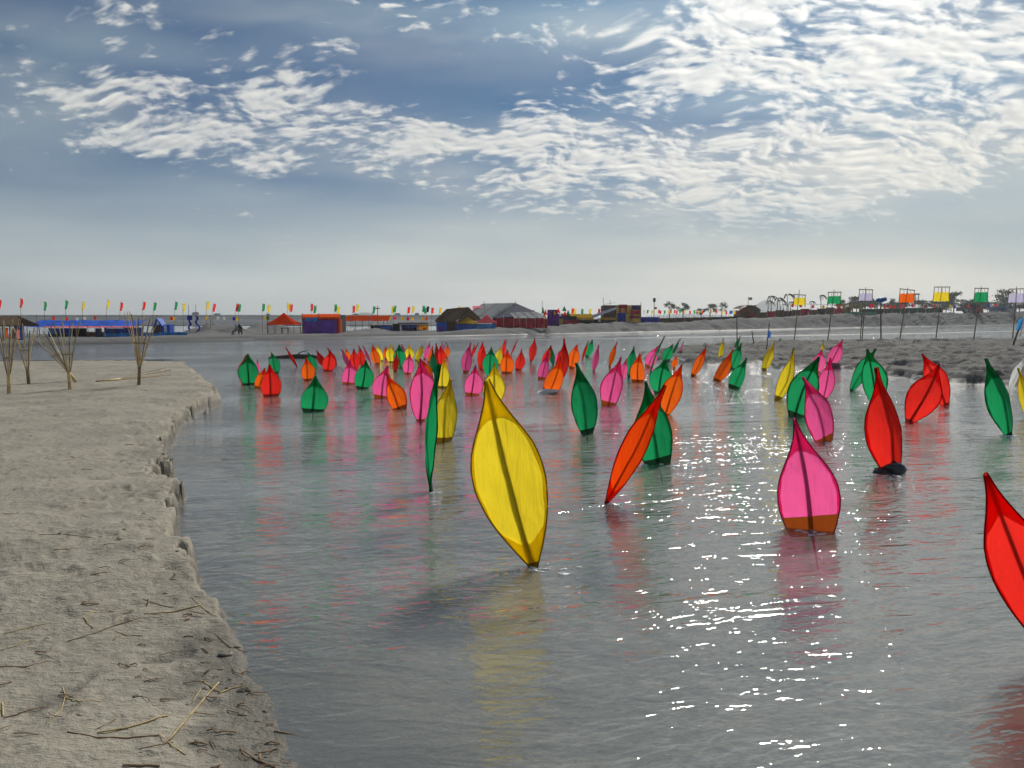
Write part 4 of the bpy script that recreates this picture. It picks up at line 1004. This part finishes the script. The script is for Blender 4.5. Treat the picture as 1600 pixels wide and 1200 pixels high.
# ------------------------------------------------------------------ cloth frames on bamboo poles (right sandbar)
def cloth_frame(px, ptop, pfoot, x0, x1, yb, yc0, yc1, color, label, D=58.0, tilt=0.0):
    zf = float(bar_z(np.array([[(pfoot[0]-800)/F*D]]), np.array([[D]]))[0,0])
    foot = Vector(((pfoot[0]-800)/F*D, D, zf)); k = D/F
    root = empty('banner_stand', foot, label, 'banner stand', 'cloth hung in bamboo frames on tall poles')
    w = lambda q, y, dy=0: Vector(((q-800)*k, D+dy, yz(y, D))) - foot
    top = w(px, ptop); m = MB().tube([Vector((0,0,-.3)), Vector((0,0,0)).lerp(top,.5)+Vector((.02,0,0)), top], [.045,.038,.022], 6); m.build('pole', bamboo_d, root)
    MB().tube([w(x0-1,yb+tilt,-.05), w((x0+x1)/2,yb,-.05), w(x1+1,yb-tilt,-.05)], .035, 5).build('top_bar', bamboo_d, root)
    sw = (x1-x0)*.07
    MB().tube([w(x0,yb+tilt,-.05), w(x0-sw,yc1+3,-.05)], .025, 5).build('side_bar', bamboo_d, root)
    MB().tube([w(x1,yb-tilt,-.05), w(x1+sw*.4,yc1+3,-.05)], .025, 5).build('side_bar', bamboo_d, root)
    for f in (.25,.5,.72): MB().tube([w(x0+(x1-x0)*f,yb,-.06), w(x0+(x1-x0)*(f+.03),yc0+1,-.08)], .012, 4).build('cord', rope_m, root)
    rows = []
    for j in range(6):
        f = j/5; rows.append([w(x0-sw*f+(x1-x0+sw*1.3*f)*i/12, yc0+(yc1-yc0)*f+(.5*math.sin(i*1.7) if j in (0,5) else 0), -.09+.05*math.sin(i*2.2+j*.4)) for i in range(13)])
    MB().sheet(rows).build('cloth', cl_m(color), root)
    for i in range(7):
        q = x0-sw*.6+(x1-x0)*(i+.5)/7; MB().tube([w(q,yc1,-.09), w(q+.3,yc1+2.5,-.09)], .012, 4).build('fringe', rope_m, root)
    return root
cloth_frame(1246,453,(1240,531),1238,1255,461,466,477,'yellow','yellow cloth frame, nearest the wind bent palms',tilt=-.6)
cloth_frame(1300,453,(1292,531),1291,1310,457,463,475,'green','dark green cloth frame beside the lilac one, left of it',tilt=.2)
cloth_frame(1349,449,(1346,530),1339,1359,453,459,470,'lilac','lilac cloth frame above the golden figures',tilt=-.4)
cloth_frame(1414,450,(1404,530),1402,1424,453,459,473,'orange','only orange cloth frame on a tall pole',tilt=-1.2)
cloth_frame(1467,448,(1461,530),1455,1478,449,457,471,'yellow','yellow cloth frame between the orange and green ones',tilt=.1)
cloth_frame(1528,448,(1520,530),1518,1538,451,457,472,'green','dark green cloth frame near the right edge',tilt=-.1)
cloth_frame(1583,448,(1581,530),1571,1594,452,459,473,'lilac','lilac cloth frame at the right edge',tilt=.3)
def small_pole(px0, y0, px1, y1, D, label, cyl=None, blue=None):
    zf = float(bar_z(np.array([[(px0-800)/F*D]]), np.array([[D]]))[0,0]); foot = Vector(((px0-800)/F*D, D, zf)); k = D/F
    root = empty('marker_pole', foot, label, 'pole'); w = lambda q, y, dy=0: Vector(((q-800)*k, D+dy, yz(y, D))) - foot
    MB().tube([Vector((0,0,-.3)), w(px1,y1)], .05 if cyl or blue == 2 else .03, 6).build('pole', darkwood if not blue == 2 else brown, root)
    if cyl: MB().tube([w(1367,470), w(1372,469.3), w(1381,467.5)], [.15,.19,.15], 10).build('bag', plain('blue_plastic_bag',(.01,.13,.38),.4), root)
    if blue == 1: MB().sheet([[w(px1+(px0-px1)*f-.5,y,-.05), w(px1+(px0-px1)*f+3.5,y+1,-.09), w(px1+(px0-px1)*f+4.5,y+.5,-.02)] for f, y in ((.3,517),(.5,522),(.65,527))]).build('rag', cl_m('blue'), root)
    if blue == 2:
        MB().sheet([[w(1584+4*(1-f),498+17*f,-.08), w(1588+4*(1-f),498+17*f,-.12), w(1591+4*(1-f),499+17*f,-.07)] for f in (0,.3,.6,1)]).build('flag', cl_m('cyan'), root)
        MB().sheet([[w(1590+4*(1-f),499+25*f,-.10), w(1592.5+4*(1-f),499+25*f,-.10)] for f in (0,.5,1)]).build('white_strip', white_p, root)
small_pole(1376,531,1373,470,57,'brown pole with a blue plastic bag tied on top',cyl=True)
small_pole(1343,530,1345,490,56,'thin bare pole beside the lilac cloth frame pole')
small_pole(1152,538,1150,496,48,'thin bare pole at the left end of the sandbar')
small_pole(1179,532,1174,517,50,'short leaning stick on the left end of the sandbar')
small_pole(1197,542,1201,505,45,'thin pole with a dark blue rag left of the yellow cloth frame',blue=1)
small_pole(1580,552,1594,499,44,'leaning brown pole with a bright blue and white flag',blue=2)

# ------------------------------------------------------------------ right dune top: figures, palms, hedge, vehicles, trees
def statue(px, s, hpx, label, arm):
    d = D_(px, s); sc = hpx*d/F/1.75; z0 = yz(490, d)
    V = [(0,0,.92),(0,0,1.15),(0,0,1.40),(0,0,1.52),(0,0,1.68),(.2,0,1.38),(.38,0,1.15),(.5*arm,-.05,1.0+.4*(arm>1)),(-.2,0,1.38),(-.36,0,1.2),(-.45,-.1,1.05),(.14,0,.5),(.22,0,.0),(-.14,0,.5),(-.2,0,.0),(.25,-.12,0),(-.22,-.12,0)]
    E = [(0,1),(1,2),(2,3),(3,4),(2,5),(5,6),(6,7),(2,8),(8,9),(9,10),(0,11),(11,12),(0,13),(13,14),(12,15),(14,16)]
    rad = [.17,.15,.17,.07,.11,.08,.06,.05,.08,.06,.05,.12,.08,.12,.08,.05,.05]
    me = bpy.data.meshes.new('golden_figure'); me.from_pydata([Vector(p)*sc for p in V], E, []); o = bpy.data.objects.new('golden_figure', me); C.objects.link(o)
    o.modifiers.new('skin', 'SKIN')
    for i, q in enumerate(me.skin_vertices[0].data): q.radius = (rad[i]*sc,)*2; q.use_root = i == 0
    o.modifiers.new('sub', 'SUBSURF').render_levels = 1
    me.materials.append(plain('straw_gold',(.30,.21,.055),.8,.4,2.0)); o.location = ((px-800)*d/F, d, z0); tag(o, label, 'figure', 'straw figures on the dune')
statue(1316,14,17,'leftmost golden straw figure on the dune',1.0); statue(1328,14,18,'golden straw figure with outstretched arm in the middle of three',1.5); statue(1342,14,17,'rightmost golden straw figure, below the lilac cloth frame',1.1)
hd = stall('green_fence', 1340, 1470, 492, 22, 'dark green netting fence behind the right dune', 'fence')
for q in range(1340, 1470, 13): wavy(hd,'net_panel',q,q+12.6,482+.8*math.sin(q),492,22,green_net,.2,6)
for q in range(1340, 1472, 13): post(hd, q, 480.5, 493, 22, .08)
gt = stall('ground_sheet', 1318, 1365, 491, 9, 'pale green sheet draped over the dune edge under the figures', 'sheet')
wavy(gt,'sheet',1316,1366,487.5,492.5,9,plain('pale_green_sheet',(.10,.26,.16),.8),.25,16,-.5)
# trailer and truck on the dune
tr_ = stall('farm_trailer', 1497, 1535, 489.5, 14, 'dark purple farm trailer with one big pale wheel', 'trailer')
boxpart(tr_,'bed',1500,1528,480,486,14,3.0,plain('dull_purple_paint',(.07,.04,.09),.6)); boxpart(tr_,'load',1512,1522,475,480.3,14,2.6,dark_m,.2); boxpart(tr_,'crate',1520,1532,479,489,14,2.0,plain('faded_red_paint',(.22,.05,.06),.7),-.4)
for q, r2 in ((1504.5,4.6),(1512,3.0)):
    dq = D_(q,14); kq = dq/F; c0 = Vector(((q-800)*kq, dq-.3, yz(489.5-r2,dq)))-tr_.location
    wh = MB().tube([c0+Vector((0,-.2,0)), c0+Vector((0,.3,0))], r2*kq, 18).build('wheel', rubber, tr_); MB().tube([c0+Vector((0,-.26,0)), c0+Vector((0,-.1,0))], r2*kq*.62, 16).build('rim', concrete, wh)
ct = stall('blue_truck', 1545, 1590, 489, 16, 'faded blue truck body behind the dune at the right edge', 'truck')
boxpart(ct,'body',1551,1569,479,487,16,3.0,plain('faded_blue_paint',(.05,.10,.19),.6)); boxpart(ct,'cab',1570,1585,478,487,16,3.0,plain('pale_grey_paint',(.22,.26,.3),.5)); boxpart(ct,'window',1572,1579,479,482,16,.1,dark_m,-.06)
for q in (1556,1563,1580):
    dq = D_(q,16); kq = dq/F; c0 = Vector(((q-800)*kq, dq+.1, yz(487.3,dq)))-ct.location; MB().tube([c0+Vector((0,-.3,0)), c0+Vector((0,.3,0))], 2.0*kq, 14).build('wheel', rubber, ct)
# wind bent palms
def palm(px, ytop, ybase, s, label, seed, droop=1.0):
    d = D_(px, s); k = d/F; rr = random.Random(seed); base = Vector(((px-800)*k, d, yz(ybase,d))); h = (ybase-ytop)*k
    root = empty('palm_tree', base, label, 'palm', 'thin wind bent palms')
    top = Vector((rr.uniform(-.3,.3)*h*.2, 0, h*.86)); MB().tube([(0,0,-.5), tuple(top*.5+Vector((.1,0,0))), tuple(top)], [.10,.08,.06], 6).build('trunk', barkm, root)
    cr = empty_child = MB()
    for i in range(9):
        a_ = rr.uniform(-1.2,1.2); L_ = h*rr.uniform(.28,.5)
        pts = []
        for j in range(7):
            f = j/6; pts.append(top + Vector((L_*f*math.cos(a_)*(1 if i > 2 else -.35), L_*f*math.sin(a_)*.7, h*.14*math.sin(min(1,f*1.4)*1.9) - L_*droop*f*f*.9)))
        for j in range(6):
            p0, p1 = pts[j], pts[j+1]; w = .55*math.sin(math.pi*(j+.7)/7)*h*.16
            for sg in (-1,1):
                q0 = p0.lerp(p1,.5) + Vector((.1*w, sg*w*.6, -w*.9)); cr.add([p0, p1, q0], [(0,1,2)])
    cr.build('fronds', palm_m, root)
PALM_AT = [(1197,468,494,'leftmost palm of the dark clump right of the hut'),(1203,460,494,'tallest palm of the dark clump right of the hut'),(1211,463,494,'third palm of the dark clump right of the hut'),(1217,466,495,'dense palm in the middle of the dark clump'),(1222,473,495,'low palm at the foot of the dark clump'),(1227,457,493,'slim palm standing right of the dark clump'),(1264,469,491,'short palm left of the dark green cloth frame'),(1280,459,491,'slim palm just left of the dark green cloth frame'),(1233,470,493,'low palm left of the first yellow cloth frame')]
for i, (q, yt, yb, lab) in enumerate(PALM_AT): palm(q, yt, yb, 18, lab, i, .9)
# broadleaf trees far behind
def tree(px, ytop, ybase, D, wpx, label, seed, airy=.5, group='trees beyond the right dune'):
    k = D/F; rr = random.Random(seed); base = Vector(((px-800)*k, D, yz(ybase,D))); h = (ybase-ytop)*k; w = wpx*k/2
    root = empty('tree', base, label, 'tree', group)
    t = MB().tube([(0,0,-1),(0,0,h*.3),(.03*h,0,h*.62),(.0,0,h*.9)], [h*.035,h*.028,h*.018,h*.006], 6); cl_ = []
    for i in range(9):
        a_ = rr.uniform(0,6.28); z0 = h*rr.uniform(.3,.7); e = Vector((w*math.cos(a_)*rr.uniform(.45,.95), w*math.sin(a_)*rr.uniform(.45,.95), min(h*.97, z0+h*rr.uniform(.12,.32))))
        t.tube([(0,0,z0), tuple(Vector((0,0,z0)).lerp(e,.5)+Vector((0,0,-.02*h))), tuple(e)], [h*.014,h*.009,h*.004], 4); cl_.append(e)
    cl_.append(Vector((0,0,h*.93))); t.build('trunk', barkm, root)
    c = MB(); s_ = max(.2, h*(.062 - .025*airy))
    for e in cl_:
        for j in range(int(80*(1.5-airy))):
            q = e + Vector((rr.gauss(0,w*.20), rr.gauss(0,w*.20), rr.gauss(0,h*.05))); a_ = Vector((rr.uniform(-1,1),rr.uniform(-1,1),rr.uniform(-.5,.5)))*s_; b_ = Vector((rr.uniform(-1,1),rr.uniform(-1,1),rr.uniform(-1,1)))*s_
            c.add([q-a_-b_*.4, q+a_-b_*.4, q+b_], [(0,1,2)])
    c.build('crown', leafm, root)
TREES = [(1045,473,497,260,18,.8,'airy tree right of the lamp mast'),(1066,474,497,270,17,.6,'second airy tree right of the lamp mast'),(1108,476,496,300,22,.4,'spreading tree left of the arched hut'),(1126,473,496,300,16,.9,'bare topped tree left of the arched hut'),(1094,483,497,300,12,.3,'low round tree among small flags'),
 (1336,464,491,330,34,.0,'dense dark tree behind the golden figures'),(1358,466,491,330,18,.2,'dark tree right of the lilac cloth frame'),(1392,467,492,330,22,.5,'loose tree left of the orange cloth frame'),(1487,458,489,330,24,.3,'tiered tree right of the second yellow cloth frame'),(1475,468,489,340,16,.5,'small tree left of the tiered tree'),(1566,455,489,330,38,.5,'broad airy tree behind the lilac frame at the right edge'),(1540,477,489,340,26,.0,'low bushy tree near the right edge'),(1598,474,489,340,26,.0,'low tree at the very right edge'),(1310,470,491,330,14,.3,'small tree behind the dark green cloth frame'),(1441,470,489,360,14,.9,'nearly bare little tree beside the round sign')]
for i, (q, yt, yb, D, w, airy, lab) in enumerate(TREES): tree(q, yt, yb, D, w, lab, i, airy)
for i, q in enumerate(range(1322, 1610, 22)):
    tree(q + (i*37)%9, 474 - (i*5)%7, 491, 300 + (i*53)%30, 38, ('round green bush ' + ['behind the golden figures','right of the golden figures','under the lilac cloth banner','below the blue plastic bag','left of the orange banner','under the orange banner','left of the round red sign','behind the round red sign','under the second yellow banner','left of the farm trailer','behind the farm trailer','right of the farm trailer','behind the blue truck','at the right edge'][i]), 100+i, .1, 'bushes behind the right dune')
# light towers behind the orange frame
lt2 = stall('light_tower', 1427, 1433, 492, 24, 'thin twin lamp tower right of the orange cloth frame', 'tower')
for q in (1426.5, 1431.5): post(lt2, q, 460, 493, 24, .10, steel)
for q in (1426, 1431.5): boxpart(lt2,'lamp',q-2,q+2,459,460.8,24,.6,dark_m)
for y in (466,474,482): post(lt2, 1426.5, y, y+.1, 24, .06, steel, 0, 'brace', 1431.5)

# ------------------------------------------------------------------ long bridge and hills
BD = 760.0; bk = BD/F
br = empty('road_bridge', ((150-800)*bk, BD, 0), 'long pale concrete road bridge along the left horizon', 'bridge'); o_ = br.location
def bxw(name, px0, px1, y0, y1, dep, m, dy=0, root=br):
    return MB().box((((px0+px1)/2-800)*bk-o_.x, dy, (yz(y0,BD)+yz(y1,BD))/2), ((px1-px0)*bk, dep, (yz(y0,BD)-yz(y1,BD)))).build(name, m, root)
q = -420
while q < 730: bxw('girder', q, q+46.7, 496.6, 499.0, 8, concrete, 1.2); bxw('parapet', q, q+46.6, 492.6, 496.3, .5, concrete, -4.5); bxw('far_parapet', q, q+46.6, 493, 496.3, .5, concrete, 6); bxw('pier', q+22, q+25, 499.05, 501.5, 5, concrete, 1); bxw('railing', q, q+46.9, 492.0, 492.35, .2, steel, -4.5); q += 47
for px, l_, h_, lab, m_ in ((308,10,5,'dark truck driving on the bridge above the blue kite flag',steel),(342,10,2.8,'grey car on the bridge right of the truck',concrete),(421,6,2.4,'small car on the bridge left of the orange tent',steel),(622,9,3.2,'lorry on the bridge right of the orange awning',steel),(652,7,3.4,'second lorry on the bridge near the thatched hut',darkwood),(557,8,2.4,'car on the bridge above the orange awning',steel)):
    vh = empty('vehicle', ((px-800)*bk, BD-1, yz(492.4,BD)), lab, 'vehicle'); w = l_*bk; hh = h_*bk
    MB().box((w*.1,0,hh*.55), (w*.75,2.2,hh*.8)).build('body', m_, vh); MB().prism([(-w*.5,-1,hh*.12),(-w*.3,-1,hh*.12),(-w*.3,-1,hh*.85),(-w*.42,-1,hh*.8),(-w*.5,-1,hh*.5)], (0,1,0), 2).build('cab', concrete, vh)
    for f in (-.38,.0,.36): MB().tube([(w*f,-1.15,.1),(w*f,1.1,.1)], .5, 10).build('wheel', rubber, vh)
hill_m = plain('hill_forest', (.05,.07,.06), .95, .3, .01)
for px, w, yt, D, nm in ((1197,26,470,2900,'hill'),(1226,40,482,3050,'hill'),(572,26,488,3000,'hill'),(1290,120,484,3200,'hill'),(1080,90,490,3250,'hill')):
    k = D/F; X, Y = np.meshgrid(np.linspace(-2.4,2.4,90)*w*k, np.linspace(-420,300,24)); hgt = (yz(yt,D)+2)
    Z = hgt*np.exp(-(X/(w*k*.95))**2 - (Y/170)**2)*(1+.22*fbm(X*.006, Y*.006, 4, int(px))) - 4
    o = grid_mesh(nm, X+(px-800)*k, Y+D, Z, hill_m); tag(o, kind='structure')

# ------------------------------------------------------------------ dusty air
hb = MB().box((0, 1880, 41.0), (9000, 3840+40, 86)).build('haze', bpy.data.materials.new('haze')); tag(hb, kind='stuff')
hm = hb.data.materials[0]; hm.use_nodes = True; hn = hm.node_tree; hn.nodes.clear()
ho_ = hn.nodes.new('ShaderNodeOutputMaterial'); hv = hn.nodes.new('ShaderNodeVolumePrincipled')
hv.inputs['Density'].default_value = .00032; hv.inputs['Color'].default_value = (.96, .98, 1, 1); hv.inputs['Anisotropy'].default_value = .45
hn.links.new(hv.outputs[0], ho_.inputs['Volume'])
